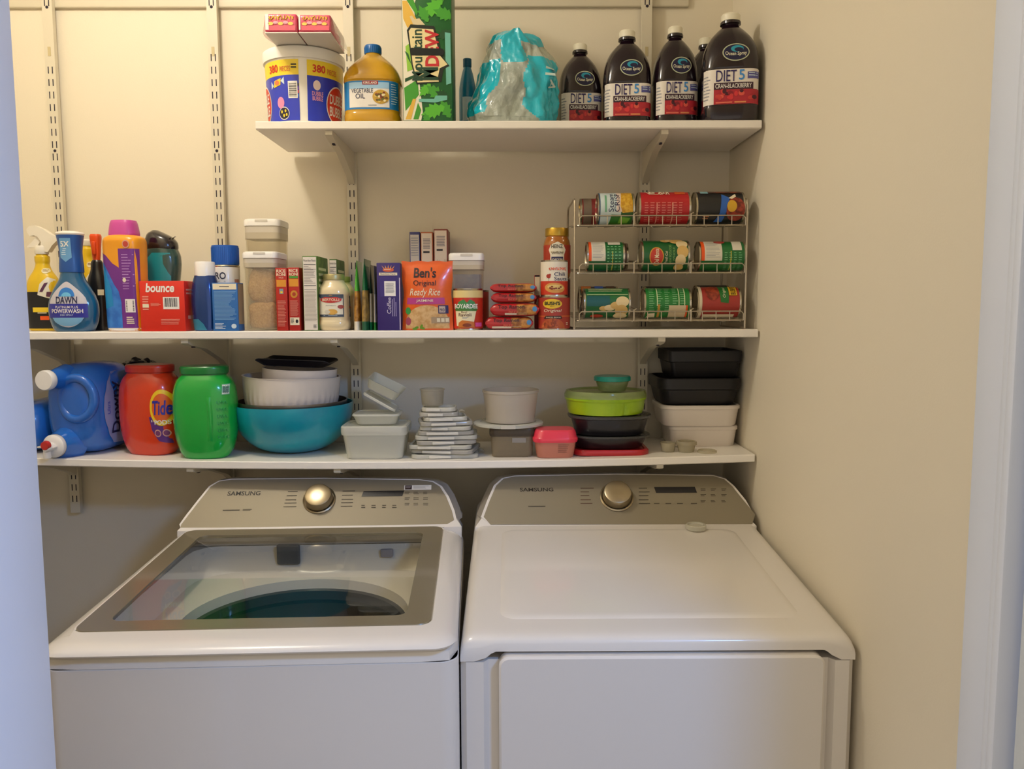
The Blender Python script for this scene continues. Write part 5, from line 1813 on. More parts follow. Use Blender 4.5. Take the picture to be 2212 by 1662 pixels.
# noodle packets, four in a pile
NR = mat('b81f22', .3, coat=.35, bump=(35, .3, .004), name='noodle_wrap')
NOOD = mat('c98a3c', .4, noise_col=('8a4f1c', 75, .4, .6), name='printed_noodles')
pks = [(1047, 1151, 684, .010, 0.03, 'bottom'), (1060, 1166, 655, .004, -.03, 'second from the bottom'), (1060, 1158, 632, .008, .02, 'second from the top'), (1059, 1160, 612, .010, -.01, 'topmost')]
zc = ZMS
for k, (u0, u1, vt, ins, rz, wd) in enumerate(pks):
    Yc = YF+.062+ins
    x_, w, h = fit(u0, u1, vt, YF+.012+ins, zc)
    h = max(h, .018)
    dp = .098
    t = thing('noodle_packet', 'red and orange instant noodle packet, %s of the pile of four' % wd, 'noodle packet', (x_, Yc, zc), rz, 'instant noodle packets')
    mb = MB()
    rs = []
    for i in range(19):
        q = -1+2*i/18
        th = h/2*max(.10, (1-abs(q)**9))**.6
        dd_ = dp/2*(1-.06*abs(q)**6)
        rs.append([(q*w/2, dd_*math.copysign(abs(math.cos(2*PI*m/20))**.35, math.cos(2*PI*m/20)), h/2+th*math.copysign(abs(math.sin(2*PI*m/20))**.5, math.sin(2*PI*m/20))) for m in range(20)])
    mb.rings(rs, NR)
    b = mb.build('wrapper', t)

    def mp(u, v, o=0, w=w, h=h, dp=dp):
        q = max(-1, min(1, u/(w/2)))
        th = h/2*max(.10, (1-abs(q)**9))**.6
        dd_ = dp/2*(1-.06*abs(q)**6)
        s = max(-.97, min(.97, (v-h/2)/th))
        c_ = (1-abs(s)**4)**.5
        return (u, -dd_*(c_**.35)-.0005-o, h/2+th*s)
    mb = MB()
    mb.rect(mp, w*.04, h*.12, w*.44, h*.90, NOOD, .0009, 12, 10)
    mb.ell(mp, w*.41, h*.55, w*.05, h*.20, mat('4f8ab8', .4), .0016, 16, 4)
    mb.text(mp, 'Top Ramen', -w*.34, h*.50, w*.20, h*.86, mat('2a1418', .4), .0014, bold=.02)
    mb.text(mp, 'BEEF', -w*.12, h*.24, w*.08, h*.42, mat('d8664e', .4), .0014, bold=.02)
    if k in (0, 1):
        mb.rect(mp, -w*.36 if k == 0 else -w*.2, h*.10, w*.25, h*.26, mat('e0d2b8', .4), .0012, 12, 1)
    mb.build('print', b)
    zc += h+.0004
p, w, h = place(1152, 1168, 594, YF+.075, ZMS, .05, False)
def d_wr(mb, mp, w, h):
    mb.rect(mp, -w*.48, h*.62, w*.48, h*.98, CREAM, .0005); mb.rect(mp, -w*.48, h*.965, w*.48, h*.995, INK, .0008)
    mb.poly(mp, [(-w*.4, h*.44), (w*.4, h*.40), (w*.1, h*.56)], CREAM, .0006)
box_thing('seasoning_box', 'small white and red box squeezed between the noodle packets and the bean tin', 'box', 1155, 1166, 594, YF+.118, ZMS, .04, mat('b82a24', .45), d_wr)
# ---------------------------------------------------------------- wire can rack on the middle shelf
WIRE = mat('b9ae9a', .3, metal=.7, name='rack_wire')
YR = YF+.024
def RZ(v): return px(1430, v, YR).z
xl, xr_ = px(1241, 560, YR).x, px(1612, 560, YR).x
YB = 2.215
rack = thing('can_rack', 'three tier silver wire can rack on the right end of the middle shelf', 'rack', ((xl+xr_)/2, YR, ZMS))
ox, oy, oz = (xl+xr_)/2, YR, ZMS
def L3(x, y, z): return (x-ox, y-oy, z-oz)
ztop_ = RZ(428)
for x in (xl, xr_):
    pts = [(x, YR, ZMS+.003), (x, YR, ztop_-.02), (x, YR+.004, ztop_-.006), (x, YR+.018, ztop_), (x, YR+.03, ztop_+.001), (x, YB-.03, ztop_+.001), (x, YB-.012, ztop_-.004), (x, YB, ztop_-.02), (x, YB, ZMS+.003)]
    mb = MB().tube([L3(*q) for q in pts], .0026, WIRE, 8)
    mb.tube([L3(x, YR, ZMS+.0028), L3(x, YB, ZMS+.0028)], .0026, WIRE, 8)
    mb.build('side_frame', rack)
SL = .085                                           # tiers rise towards the back
tiers = [(466, 487), (570, 590), (673, 693)]
TZ = []
for v0, v1 in tiers:
    z1, z0 = RZ(v0), RZ(v1)
    TZ.append(z0)
    mb = MB()
    def S3(x, y, z=0): return L3(x, y, z0+z+SL*(y-YR))
    a0, a1 = xl+.012, xr_-.004
    mb.tube([L3(a0, YR-.001, z0), L3(a0, YR-.001, z1-.006), L3(a0+.006, YR-.001, z1), L3(a1-.006, YR-.001, z1), L3(a1, YR-.001, z1-.006), L3(a1, YR-.001, z0)], .0017, WIRE, 8)
    mb.tube([S3(xl, YR+.012), S3(xl+.008, YR+.001), L3(xl+.018, YR-.001, z0), L3(xr_-.016, YR-.001, z0), S3(xr_-.008, YR+.002), S3(xr_, YR+.012)], .0017, WIRE, 8)
    n = 12
    for k in range(1, n):
        x = a0+(a1-a0)*k/n
        mb.tube([L3(x, YR-.001, z1), L3(x, YR-.001, z0)], .0012, WIRE, 6)
    mb.build('front_rail', rack)
    mb = MB()
    for k in range(7):
        y = YR+.02+(YB-YR-.024)*k/6
        mb.tube([S3(xl, y), S3(xr_, y)], .0014, WIRE, 6)
    for k in range(10):
        x = xl+.01+(xr_-xl-.02)*k/9
        mb.tube([S3(x, YR+.002, -.0026), S3(x, YB-.002, -.0026)], .0012, WIRE, 6)
    mb.build('wire_tier', rack)
    for u in (1371, 1494):
        x = px(u, v0, YR).x
        mb = MB().tube([L3(x-.002, YR-.003, z0-.001), L3(x-.002, YR-.003, z1+.004), L3(x+.003, YR-.003, z1+.006), L3(x+.004, YR+.004, z1+.006), S3(x+.003, YB-.01, .022), S3(x+.003, YB-.006, .002)], .0022, WIRE, 8)
        mb.build('lane_divider', rack)


def lying(u0, u1, tier, label, art, base, r=.0375, back=0, grp='tins in the can rack'):
    y = YR+.003+r+back*(2*r+.002)
    z = TZ[tier]+SL*(y-YR-.0)+.0016+.0012
    zc = z+r
    uu = px((u0+u1)/2, 0, y)
    x0 = px(u0, proj((.3, y, zc))[1], y).x
    x1 = px(u1, proj((.3, y, zc))[1], y).x
    return tin('food_tin', label, Vector(((x0+x1)/2, y, z)), r, x1-x0, art, grp, True, base=base)


def vpoly(mb, mp, pts, m, o, r):            # a shape bent round a lying tin
    return mb.poly(lambda u, v, o=0: mp(v, u, o), [(q[1], q[0]) for q in pts], m, o, r*.14)


def c_steam(mb, mp, r, h):
    mb.rect(mp, -h*.44, -1.5*r, h*.12, 1.6*r, mat('cfdfe0', .4), .0004, 2, 20)
    mb.rect(mp, h*.0, -.3*r, h*.14, 1.4*r, mat('e6d2c4', .4), .0007, 2, 12)
    mb.poly(lambda u, v, o=0: mp(v, u, o), [(-.35*r, h*.16), (.1*r, h*.10), (1.3*r, h*.14), (1.5*r, h*.42), (-.3*r, h*.44)], mat('e0b43a', .45, noise_col=('c9921e', 120, .4, .6)), .0008, r*.15)
    mb.text(mp, 'Steam', -h*.22, -.28*r, -h*.08, 1.05*r, NAVY, .0012, rot=90)
    mb.text(mp, 'CRISP', -h*.06, -.28*r, h*.08, 1.05*r, NAVY, .0012, rot=90)
    mb.rect(mp, -h*.32, -.3*r, -h*.27, .9*r, mat('6fae8a', .4), .0009, 1, 8)
    mb.poly(lambda u, v, o=0: mp(v, u, o), [(-1.4*r, -h*.2), (-.45*r, -h*.14), (-.5*r, h*.4), (-1.4*r, h*.42)], mat('2f7a24', .4), .001, r*.15)
    mb.poly(lambda u, v, o=0: mp(v, u, o), [(-1.2*r, h*.05), (-.6*r, h*.1), (-.7*r, h*.38), (-1.2*r, h*.3)], mat('7ab83a', .4), .0014, r*.15)
    mb.rect(mp, -h*.47, -1.5*r, -h*.44, 1.6*r, mat('3a5a78', .4), .0006, 1, 16)


def c_soup(mb, mp, r, h):
    for k in range(7):
        mb.lines(mp, -h*.40+h*.11*k, -1.1*r, -h*.32+h*.11*k, .25*r, 9, mat('d87a70', .4), .0006, .35, .3)
    mb.rect(mp, -h*.17, -1.3*r, -h*.155, .25*r, mat('e8a890', .4), .0006, 1, 8)
    mb.rect(mp, h*.13, -1.3*r, h*.15, .25*r, mat('e8a890', .4), .0006, 1, 8)
    mb.text(mp, 'B', -h*.30, .95*r, -h*.18, 1.3*r, CREAM, .0008, bold=.04)
    mb.text(mp, 'BAR', -h*.10, .85*r, h*.10, 1.3*r, CREAM, .0008, bold=.03)
    vpoly(mb, mp, [(-h*.38, 1.3*r), (-h*.30, .86*r), (-h*.12, .86*r), (-h*.06, 1.3*r), (-h*.08, 1.3*r), (-h*.13, .90*r), (-h*.29, .90*r), (-h*.36, 1.3*r)], CREAM, .0007, r)
    mb.rect(mp, h*.2, .9*r, h*.4, 1.4*r, mat('d8622a', .4), .0005, 2, 6)


def c_chili(mb, mp, r, h):
    mb.rect(mp, -h*.42, 1.0*r, h*.44, 1.5*r, mat('4a3a32', .45, noise_col=('8a4a32', 60, .4, .6)), .0005, 2, 8)
    mb.rect(mp, -h*.40, .95*r, -h*.24, 1.3*r, mat('8ab8c0', .4), .0008, 1, 5)
    vpoly(mb, mp, [(-h*.02, -.4*r), (-h*.12, -1.1*r), (h*.05, -1.1*r), (h*.18, .55*r), (h*.02, .85*r)], mat('2a62b8', .4), .0007, r)
    mb.ell(mp, h*.30, -.2*r, h*.19, r*.78, mat('a8402a', .45, noise_col=('6a2416', 90, .4, .6)), .001, 26, 4)
    mb.ell(mp, h*.22, .02*r, h*.10, r*.36, mat('d8a82a', .45), .0016, 20, 3)
    vpoly(mb, mp, [(h*.15, .5*r), (h*.30, .85*r), (h*.31, .62*r), (h*.22, .45*r)], CREAM, .0017, r)
    mb.lines(mp, -h*.36, -.9*r, -h*.20, -.6*r, 2, mat('c07a4a', .4), .0006)


def c_green(flipped):
    def f(mb, mp, r, h):
        s = -1 if flipped else 1
        x0, x1 = (-h*.46, -h*.02)
        mb.rect(mp, x0+h*.07, -.35*r, x1, 1.25*r, mat('e0dac8', .4), .0006, 2, 12)
        mb.rect(mp, x0, -.35*r, x0+h*.07, 1.25*r, ORANGE, .0006, 1, 12)
        mb.lines(mp, x0+h*.10, -.2*r, x1-h*.03, 1.0*r, 12, GREY, .0009, .25, .4)
        if flipped:
            mb.rect(mp, h*.20, .35*r, h*.40, 1.25*r, mat('e0dac8', .4), .0007, 1, 8)
            mb.ell(mp, -h*.06, 1.1*r, h*.12, .2*r, mat('b84a42', .4), .0009)
        else:
            mb.rect(mp, h*.06, .85*r, h*.38, 1.2*r, mat('e0dac8', .4), .0007, 2, 4)
        for k in range(4):
            mb.lines(mp, h*(.03+.1*k), -1.2*r, h*(.10+.1*k), .7*r if not flipped else .2*r, 9, mat('7fc08a', .4), .0006, .3, .4)
        mb.rect(mp, h*.16, -1.2*r, h*.175, .3*r, YEL, .0007, 1, 8)
    return f


def c_potato(mb, mp, r, h):
    tr = lambda u, v, o=0: mp(u, v, o)
    mb.ell(tr, -h*.20, -.1*r, h*.15, r*.62, mat('d8a03a', .4), .0008, 26, 4)
    mb.ell(tr, -h*.20, -.1*r, h*.13, r*.55, mat('c23a2a', .4), .0012, 26, 4)
    mb.text(tr, 'Del Monte', -h*.245, -.55*r, -h*.15, .40*r, CREAM, .0017, rot=90, bold=.02)
    mb.text(tr, 'Fresh Cut', -h*.03, -.55*r, h*.03, .25*r, CREAM, .001, rot=90, shear=.2)
    mb.text(tr, 'NEW POTATOES', h*.06, -.55*r, h*.11, .7*r, mat('8fc06a', .4), .001, rot=90)
    mb.text(tr, 'WHOLE', h*.14, -.4*r, h*.18, .5*r, mat('8fc06a', .4), .001, rot=90)
    P1, P2 = mat('e8d2a0', .45), mat('d9b46c', .45)
    for k, (u, v, a_, b_) in enumerate(((.0, 1.15, .10, .22), (.10, 1.22, .10, .25), (.22, 1.1, .14, .32), (.33, .75, .12, .36), (.34, .2, .12, .42), (.30, -.35, .11, .38), (.27, -.85, .10, .3))):
        mb.ell(tr, h*u, r*v, h*a_, r*b_, P1 if k % 2 else P2, .0012+.0001*k, 20, 3)


def c_low1(mb, mp, r, h):
    mb.lines(mp, -h*.4, .75*r, h*.42, 1.3*r, 3, mat('cfd8a0', .4), .0006, .35, .2)
    mb.rect(mp, -h*.44, .55*r, h*.44, .62*r, mat('a8c08a', .4), .0006, 2, 1)
    mb.rect(mp, -h*.44, -.2*r, h*.05, .5*r, mat('0f5a5a', .4), .0006, 2, 6)
    P1, P2 = mat('e8d2a0', .45), mat('d9b46c', .45)
    for k, (u, v, a_, b_) in enumerate(((-.08, -.35, .10, .16), (.05, -.30, .12, .2), (.20, -.15, .14, .25), (.32, .1, .14, .34), (.30, -.5, .14, .4), (.28, -.95, .15, .3))):
        mb.ell(mp, h*u, r*v, h*a_, r*b_, P1 if k % 2 else P2, .0010+.0001*k, 20, 3)
    mb.ell(mp, -h*.22, -1.0*r, h*.14, .2*r, mat('c8452a', .4), .0009, 20, 2)


def c_low2(mb, mp, r, h):
    for k in range(5):
        mb.lines(mp, -h*.40+h*.165*k, -.6*r, -h*.28+h*.165*k, 1.2*r, 12, mat('8ac890', .4), .0006, .3, .4)
    for u in (-.24, .22, .34):
        mb.rect(mp, h*u, -.2*r, h*(u+.02), 1.25*r, mat('cfe0b0', .4), .0007, 1, 10)
    mb.rect(mp, h*.02, -1.2*r, h*.40, -.15*r, mat('d8c6a4', .4), .0009, 2, 8)
    mb.rect(mp, h*.38, -1.2*r, h*.42, -.15*r, ORANGE, .001, 1, 8)
    mb.rect(mp, -h*.22, -1.2*r, -h*.17, -.1*r, mat('c9923a', .4), .0009, 1, 8)
    vpoly(mb, mp, [(-h*.44, -1.2*r), (-h*.26, -1.2*r), (-h*.27, -.7*r), (-h*.40, -.75*r)], CREAM, .0009, r)


def c_low3(mb, mp, r, h):
    mb.rect(mp, -h*.47, -1.5*r, -h*.40, 1.5*r, mat('d8cbb0', .4), .0006, 1, 16)
    mb.ell(mp, -h*.16, .75*r, h*.16, .62*r, mat('a8452c', .45, noise_col=('7a2a1c', 90, .4, .6)), .0007, 24, 4)
    vpoly(mb, mp, [(h*.02, .0), (h*.20, -.05*r), (h*.22, 1.3*r), (-h*.02, 1.3*r)], mat('24702e', .4), .0009, r)
    mb.text(mp, 'Original', h*.07, .3*r, h*.15, 1.15*r, CREAM, .0014, rot=90, shear=.2)
    mb.rect(mp, h*.22, .45*r, h*.40, 1.3*r, mat('e0b02a', .4), .0009, 2, 8)
    mb.text(mp, "BUSH'S", h*.25, .5*r, h*.37, 1.2*r, mat('4a3a12', .4), .0014, rot=90, bold=.04)
    mb.rect(mp, -h*.36, -1.3*r, h*.36, -.85*r, CREAM, .0008, 2, 4)


lying(1289, 1367, 0, 'pale blue and yellow tin lying at the left of the top rack tier', c_steam, '3f6a3a', .0375)
lying(1376, 1486, 0, 'red soup tin lying in the middle of the top rack tier', c_soup, 'b81c22', .039)
lying(1497, 1601, 0, 'black tin with a blue slash lying at the right of the top rack tier', c_chili, '1a1a1c', .039)
lying(1266, 1346, 1, 'green tin with a white panel lying at the left of the middle rack tier', c_green(False), '1f6a34', .036)
lying(1382, 1484, 1, 'green tin printed with pale potatoes in the middle of the rack', c_potato, '17602e', .0375)
lying(1504, 1604, 1, 'green tin with a white panel lying at the right of the middle rack tier', c_green(True), '1f7034', .036)
lying(1259, 1358, 2, 'dark green tin with potatoes lying at the left of the lowest rack tier', c_low1, '1f6a34', .037)
lying(1387, 1487, 2, 'bright green tin of small print in the middle of the lowest rack tier', c_low2, '1f8034', .037)
lying(1500, 1593, 2, 'red bean tin with a yellow mark lying at the right of the lowest rack tier', c_low3, 'a8322a', .038)
def c_any(mb, mp, r, h):
    mb.rect(mp, -h*.45, .2*r, -h*.2, 1.5*r, mat('c8702a', .4), .0006, 2, 10)
    mb.rect(mp, -h*.1, .2*r, h*.12, 1.5*r, mat('2a5ab0', .4), .0006, 2, 10)
    mb.rect(mp, h*.2, .2*r, h*.42, 1.5*r, mat('6a4a3a', .4), .0006, 2, 10)
def c_red(mb, mp, r, h):
    mb.rect(mp, -h*.10, -1.2*r, h*.2, 1.2*r, mat('d0404a', .4), .0006, 2, 12)
    mb.rect(mp, -h*.42, -1.2*r, -h*.2, 1.2*r, mat('7a6a5a', .4), .0006, 2, 12)
lying(1252, 1330, 0, 'red and grey tin behind the pale blue tin on the top rack tier', c_red, '8a2a2a', .033, 1.06)
lying(1285, 1354, 1, 'brown tin behind the white panelled tin at the left of the middle rack tier', c_red, '6a4a3a', .034, 1.06)
lying(1250, 1332, 2, 'tin with orange and blue patches behind the potato tin on the lowest tier', c_any, '2a2a34', .037, 1.0)
lying(1496, 1572, 0, 'dark tin behind the black tin on the top rack tier', None, '2c2c30', .039, 1.0)
lying(1390, 1452, 2, 'dark tin behind the bright green tin on the lowest rack tier', None, '26262c', .037, 1.0)
lying(1500, 1570, 2, 'dark tin behind the red bean tin on the lowest rack tier', None, '26262c', .038, 1.0)

# ---------------------------------------------------------------- lower shelf
def zs(u): return zlow(px(u, 990, YF).x) + .0005
BLUEJ = mat('1f62c0', .25, coat=.4, noise_col=('2a72cc', 8, .3, .7), name='blue_jug')


def softener(u0, u1, vt, Yf, label, detail):
    z = zs((u0+u1)/2)
    dp = .17
    p, w, h = place(u0, u1, vt, Yf+.025, z, dp, False)
    t = thing('softener_jug', label, 'jug', p, math.radians(-9 if detail else 0), 'blue softener jugs')
    mb = MB()
    # bottle lying on its back, its shoulder towards us
    rs = []
    for y, kx, kz, e in ((-dp/2, .50, .55, 2.2), (-dp/2+.004, .66, .70, 2.4), (-dp/2+.016, .82, .84, 2.7), (-dp/2+.04, .95, .95, 3.0), (-dp/2+.07, 1, 1, 3.2), (dp/2-.02, 1, 1, 3.4), (dp/2-.004, .95, .95, 3.4), (dp/2, .88, .88, 3.2)):
        rs.append([(x, y, q+h/2) for x, q in sup(w/2*kx, h/2*kz, e, 40)])
    mb.rings([list(reversed(r)) for r in rs], BLUEJ)
    if not detail:
        mb.build('jug_body', t)
        return
    b = mb.build('jug_body', t, 'blue plastic jug')
    Yp = Yf+.028
    def q2(u, v, y):                       # photo pixel to local point at local depth y
        ra = math.radians(-9)
        nn = Vector((-math.sin(ra), math.cos(ra), 0))
        q = px_plane(u, v, p+nn*y, nn)-p
        return (q.x*math.cos(ra)+q.y*math.sin(ra), q.z)
    yf = -dp/2
    # handle loop with a hollow
    cx, cz = q2(163, 862, yf)
    mb = MB()
    loop = [(cx+.044*math.cos(a), yf+.010-.006*math.sin(a)**2, cz+.052*math.sin(a)) for a in [2*PI*k/32 for k in range(32)]]
    mb.tube(loop, .0115, BLUEJ, 12, True)
    mb.build('handle', t, 'blue loop handle')
    # neck and cap up left
    cx, cz = q2(106, 821, yf-.03)
    xf = Matrix.Translation((cx, yf-.03, cz)) @ Matrix.Rotation(PI/2, 4, 'X') @ Matrix.Rotation(math.radians(0), 4, 'Z')
    MB().lathe([(.034, -.06), (.027, -.03), (.022, -.012), (.021, .004)], BLUEJ, 28, xf=xf).build('neck', t)
    MB().lathe([(.021, -.002), (.0235, .0), (.0245, .004), (.0245, .016), (.0225, .019), (0, .019)], PLWHITE, 32, xf=xf).build('cap', t, 'round white cap')
    # tap at the lower left
    cx, cz = q2(118, 963, yf-.03)
    xf = Matrix.Translation((cx+.004, yf-.03, cz)) @ Matrix.Rotation(PI/2, 4, 'X')
    MB().lathe([(.045, -.055), (.040, -.03), (.033, -.012), (.029, .0)], BLUEJ, 32, xf=xf).build('neck', t)
    MB().lathe([(.026, -.004), (.0285, .0), (.0285, .010), (.024, .014), (.013, .016), (0, .016)], PLWHITE, 32, xf=xf).build('tap_collar', t, 'white tap collar')
    mb = MB()
    mb.lathe([(0, .014), (.011, .014), (.011, .034), (.008, .038), (0, .038)], PLWHITE, 20, xf=xf)
    mb.box(cx-.026, cx+.020, yf-.058, yf-.046, cz-.002, cz+.002, PLWHITE, .0015, 2)
    mb.lathe([(.009, .0), (.0085, -.026), (0, -.026)], PLWHITE, 18, c=(cx, yf-.056, cz))
    tp = mb.build('tap', t, 'white press tap')
    MB().lathe([(0, .0295), (.011, .0295), (.012, .033), (.010, .040), (0, .041)], mat('c8322c', .35), 20, xf=xf @ Matrix.Translation((0, .006, .0))).build('tap_button', tp, 'red press button')
    # label on the right flank
    def flank(u, v, o=0):                  # u along depth, v height
        s = (v-h/2)/(h/2*.999)
        x = w/2*(max(0, 1-min(1, abs(s))**3.2))**(1/3.2)
        y = -dp/2+u
        k = min(1, .82+.18*min(1, u/.065)**.6)
        return (x*k+o+.0006, y, h/2+(v-h/2)*k)
    mb = MB()
    mb.poly(flank, [(.085, h*.10), (.150, h*.08), (.150, h*.92), (.085, h*.90), (.058, h*.80), (.042, h*.64), (.038, h*.5), (.042, h*.36), (.058, h*.20)], mat('8d97c8', .35, coat=.2), .0008, .012)
    mb.text(flank, 'Downy', .064, h*.22, .104, h*.80, mat('1c2450', .4), .002, rot=90, bold=.03)
    mb.text(flank, 'Ultra', .048, h*.44, .058, h*.58, BLUE, .002, rot=90)
    mb.build('label', b, 'pale label reading upwards')


softener(88, 222, 788, YF+.004, 'large blue softener jug lying down with a white cap and tap', True)
softener(5, 93, 872, YF+.02, 'blue jug at the far left edge, mostly hidden by the door jamb', False)

# white box and black bag behind the orange tub
z = zs(270)
p, w, h = place(250, 325, 806, 2.168, z, .09, False)
o = MB().box(-w/2, w/2, -.045, .045, 0, h, mat('e9e0d6', .5), .0015, 2).build('white_box', loc=p)
tag(o, 'plain white carton standing behind the orange tub', 'box')
mb = MB()
bm = bmesh.new(); bmesh.ops.create_icosphere(bm, subdivisions=4, radius=1)
for v in bm.verts:
    n = 1+.35*noise.noise(v.co*2.2)+.18*noise.noise(v.co*6)
    v.co = Vector((v.co.x*w*.42*n, v.co.y*.036*n, max(0, .016+v.co.z*.020*n)))
mb.from_bm(bm, mat('1c1a22', .2, coat=.6), True)
tag(mb.build('black_plastic_bag', loc=(p.x, p.y, p.z+h+.0004)), 'crumpled shiny black bag on top of the white carton', 'bag')


# detergent tubs
def tub_(u0, u1, vt, Yf, base, lidc, label, rz, art):
    z = zs((u0+u1)/2)
    p, w, h = place(u0, u1, vt, Yf, z, dr=.74)
    t = thing('detergent_tub', label, 'tub', p, rz, 'laundry capsule tubs')
    a = w/2; d = a*.74
    L = Loft([(0, a*.66, d*.66, 2.6), (.004, a*.72, d*.72, 2.6), (h*.10, a*.85, d*.85, 2.6), (h*.25, a*.955, d*.955, 2.6), (h*.45, a*1.0, d, 2.6), (h*.62, a*.995, d*.995, 2.6), (h*.76, a*.95, d*.95, 2.6), (h*.85, a*.85, d*.86, 2.5), (h*.905, a*.70, d*.76, 2.5)])
    m = mat(base, .22, coat=.5)
    mb = MB(); L.mesh(mb, m, 52, 6)
    b = mb.build('tub_body', t)
    Ll = Loft([(h*.90, a*.69, d*.75, 2.5), (h*.915, a*.69, d*.75, 2.5), (h*.92, a*.74, d*.80, 2.5), (h*.985, a*.75, d*.81, 2.5), (h, a*.71, d*.77, 2.5)])
    mb = MB(); Ll.mesh(mb, mat(lidc, .3, coat=.3), 44, 3)
    mb.build('lid', t, 'domed lid')
    art(t, b, L, a, d, h, m)


def art_tide(t, b, L, a, d, h, m):
    mp = L.map()
    mb = MB()
    cx = a*.74
    mb.poly(mp, [(a*.40, h*.44), (a*.46, h*.30), (a*.62, h*.17), (a*.97, h*.12), (a*.97, h*.46)], mat('5e2a7e', .3, coat=.2), .0008, a*.06)
    mb.ell(mp, cx, h*.54, a*.30, h*.20, mat('f0c81e', .35), .0012, 36, 4)
    mb.ell(mp, cx, h*.54, a*.235, h*.155, mat('e0601e', .35), .0016, 32, 4)
    mb.text(mp, 'Tide', a*.52, h*.46, a*.965, h*.62, mat('2a2a9a', .35), .0024, bold=.05, shear=.1)
    mb.text(mp, 'PODS', a*.56, h*.355, a*.93, h*.405, WHITE, .002, bold=.04)
    for k in range(2):
        mb.ell(mp, a*(.62+.2*k), h*.26, a*.085, h*.042, mat('d8a090', .4), .0014, 18, 2)
        mb.ell(mp, a*(.62+.2*k), h*.26, a*.062, h*.03, mat('7a3a6a', .4), .0018, 18, 2)
    mb.text(mp, '81', a*.46, h*.385, a*.53, h*.41, WHITE, .0014)
    mb.build('label', b, 'round logo and purple panel')


def art_green(t, b, L, a, d, h, m):
    mp = L.map()
    mb = MB()
    mb.rect(mp, a*.66, h*.70, a*.86, h*.81, mat('8ac0b0', .4), .0008, 4, 4)
    mb.barcode(mp, a*.67, h*.71, a*.85, h*.80, .001, True)
    for k in range(6):
        mb.scrawl(mp, a*.50, h*(.22+.075*k), a*.80, h*(.265+.075*k), mat('2aa85c', .35), .0006, 4)
    mb.build('label', b)
    mb = MB()
    mb.sheet(lambda u, v: mp(a*(.18+.16*u+.05*math.sin(PI*v)), h*(.20+.48*v), .004*math.sin(PI*u)*math.sin(PI*v)**.5), 8, 14, m)
    mb.build('grip', b, 'moulded grip ridge')


tub_(262, 394, 787, YF+.045, 'd83a16', 'c02a18', 'orange laundry tub with a round logo left of the green tub', math.radians(-12), art_tide)
tub_(379, 511, 790, YF+.006, '12a83c', '0b7a34', 'bright green laundry tub left of the teal bowl', math.radians(6), art_green)


# bowls
def bowl(name, label, p, r, h, rb, m, th=.003, rib=0, group=None, flare=0.0, ex=.5, foot=True):
    mb = MB()
    n = 12
    out, inn = [], []
    for k in range(n+1):
        s = k/n
        rr = rb+(r-rb)*math.sin(s*PI/2)**(1.0)*(1-ex*0) if ex == .5 else rb+(r-rb)*s**ex
        zz = h*(1-math.cos(s*PI/2)) if ex == .5 else h*s
        out.append((rr, zz))
    inn = [(max(q-th, .001), z_+th) for q, z_ in out[:-1]] + [(r-th, h-.0005)]
    prof = [(0, 0)]+out+[(r+flare, h), (r+flare, h+.0015), (r-th, h+.001)]+list(reversed(inn[:-1]))+[(0, th)]
    if rib:
        N = rib*4
        rs = []
        for q, z_ in prof:
            rs.append([((q*(1+(.012 if (k % 4) < 2 else -.006)*(1 if h*.08 < z_ < h*.74 else 0)))*math.cos(2*PI*k/N), (q*(1+(.012 if (k % 4) < 2 else -.006)*(1 if h*.08 < z_ < h*.74 else 0)))*math.sin(2*PI*k/N), z_) for k in range(N)])
        mb.rings(rs, m, False, False)
    else:
        mb.lathe(prof, m, 64)
    return tag(mb.build(name, loc=p), label, 'bowl', group)


z = zs(634)
pc, wb, hb_ = place(507, 762, 870, YF+.012, z)
TEAL = mat('0892aa', .3, coat=.35, noise_col=('0c9cb0', 12, .4, .6), name='teal_enamel')
bowl('mixing_bowl', 'large teal mixing bowl holding a stack of smaller bowls', pc, wb/2, hb_, .045, TEAL, .0035)
r2 = wb/2*.90
bowl('steel_bowl', 'grey steel bowl nested inside the teal mixing bowl', (pc.x, pc.y, pc.z+.016), r2, hb_-.016+.007, .045, mat('8a8078', .3, metal=.8), .002)
# white ribbed bowls, one in the other, leaning a little
z3 = px(628, 884, pc.y-.06).z
x3, w3, h3 = fit(526, 730, 812, pc.y, z3)
IVW = mat('e6dcd2', .3, coat=.3, name='ivory_ceramic')
zb3 = pc.z+.050
o = bowl('ribbed_bowl', 'white ribbed bowl stacked in the teal mixing bowl', (x3, pc.y, zb3), w3/2, z3+h3-zb3, .062, IVW, .004, 40, 'white serving bowls', .002)
o.rotation_euler = (0, math.radians(1.8), 0)
x4, w4, h4 = fit(565, 722, 799, pc.y, z3+h3-.012)
zt4 = px(643, 799, pc.y-.05).z
o = bowl('serving_bowl', 'smaller white bowl inside the ribbed bowl, under the black tray', (x4, pc.y, zb3+.030), w4/2, zt4-zb3-.030, .045, IVW, .004, 0, 'white serving bowls', .001)
o.rotation_euler = (0, math.radians(2.5), 0)
mb = MB()
w5 = w4*.98
def trayrim(a): return .003+.017*abs(math.sin(2*a))**4
rs = []
for k_, dz in ((.55, -.001), (.80, .0015), (.97, .002), (1.0, .003)):
    rs.append([(q[0], q[1], dz+(trayrim(math.atan2(q[1], q[0]))*(k_ if k_ > .9 else .2))) for q in rrect(w5*k_, w5*k_*.72, .012, 7)])
rs2 = [[(x_, y_, z_-.0018) for x_, y_, z_ in r] for r in reversed(rs)]
mb.rings(rs+rs2, mat('1a171c', .45), True, True)
o = tag(mb.build('takeout_tray', loc=(x4, pc.y, zt4+.0055)), 'black plastic tray with turned up corners lying on top of the bowls', 'tray')
o.rotation_euler = (0, math.radians(2.5), 0)

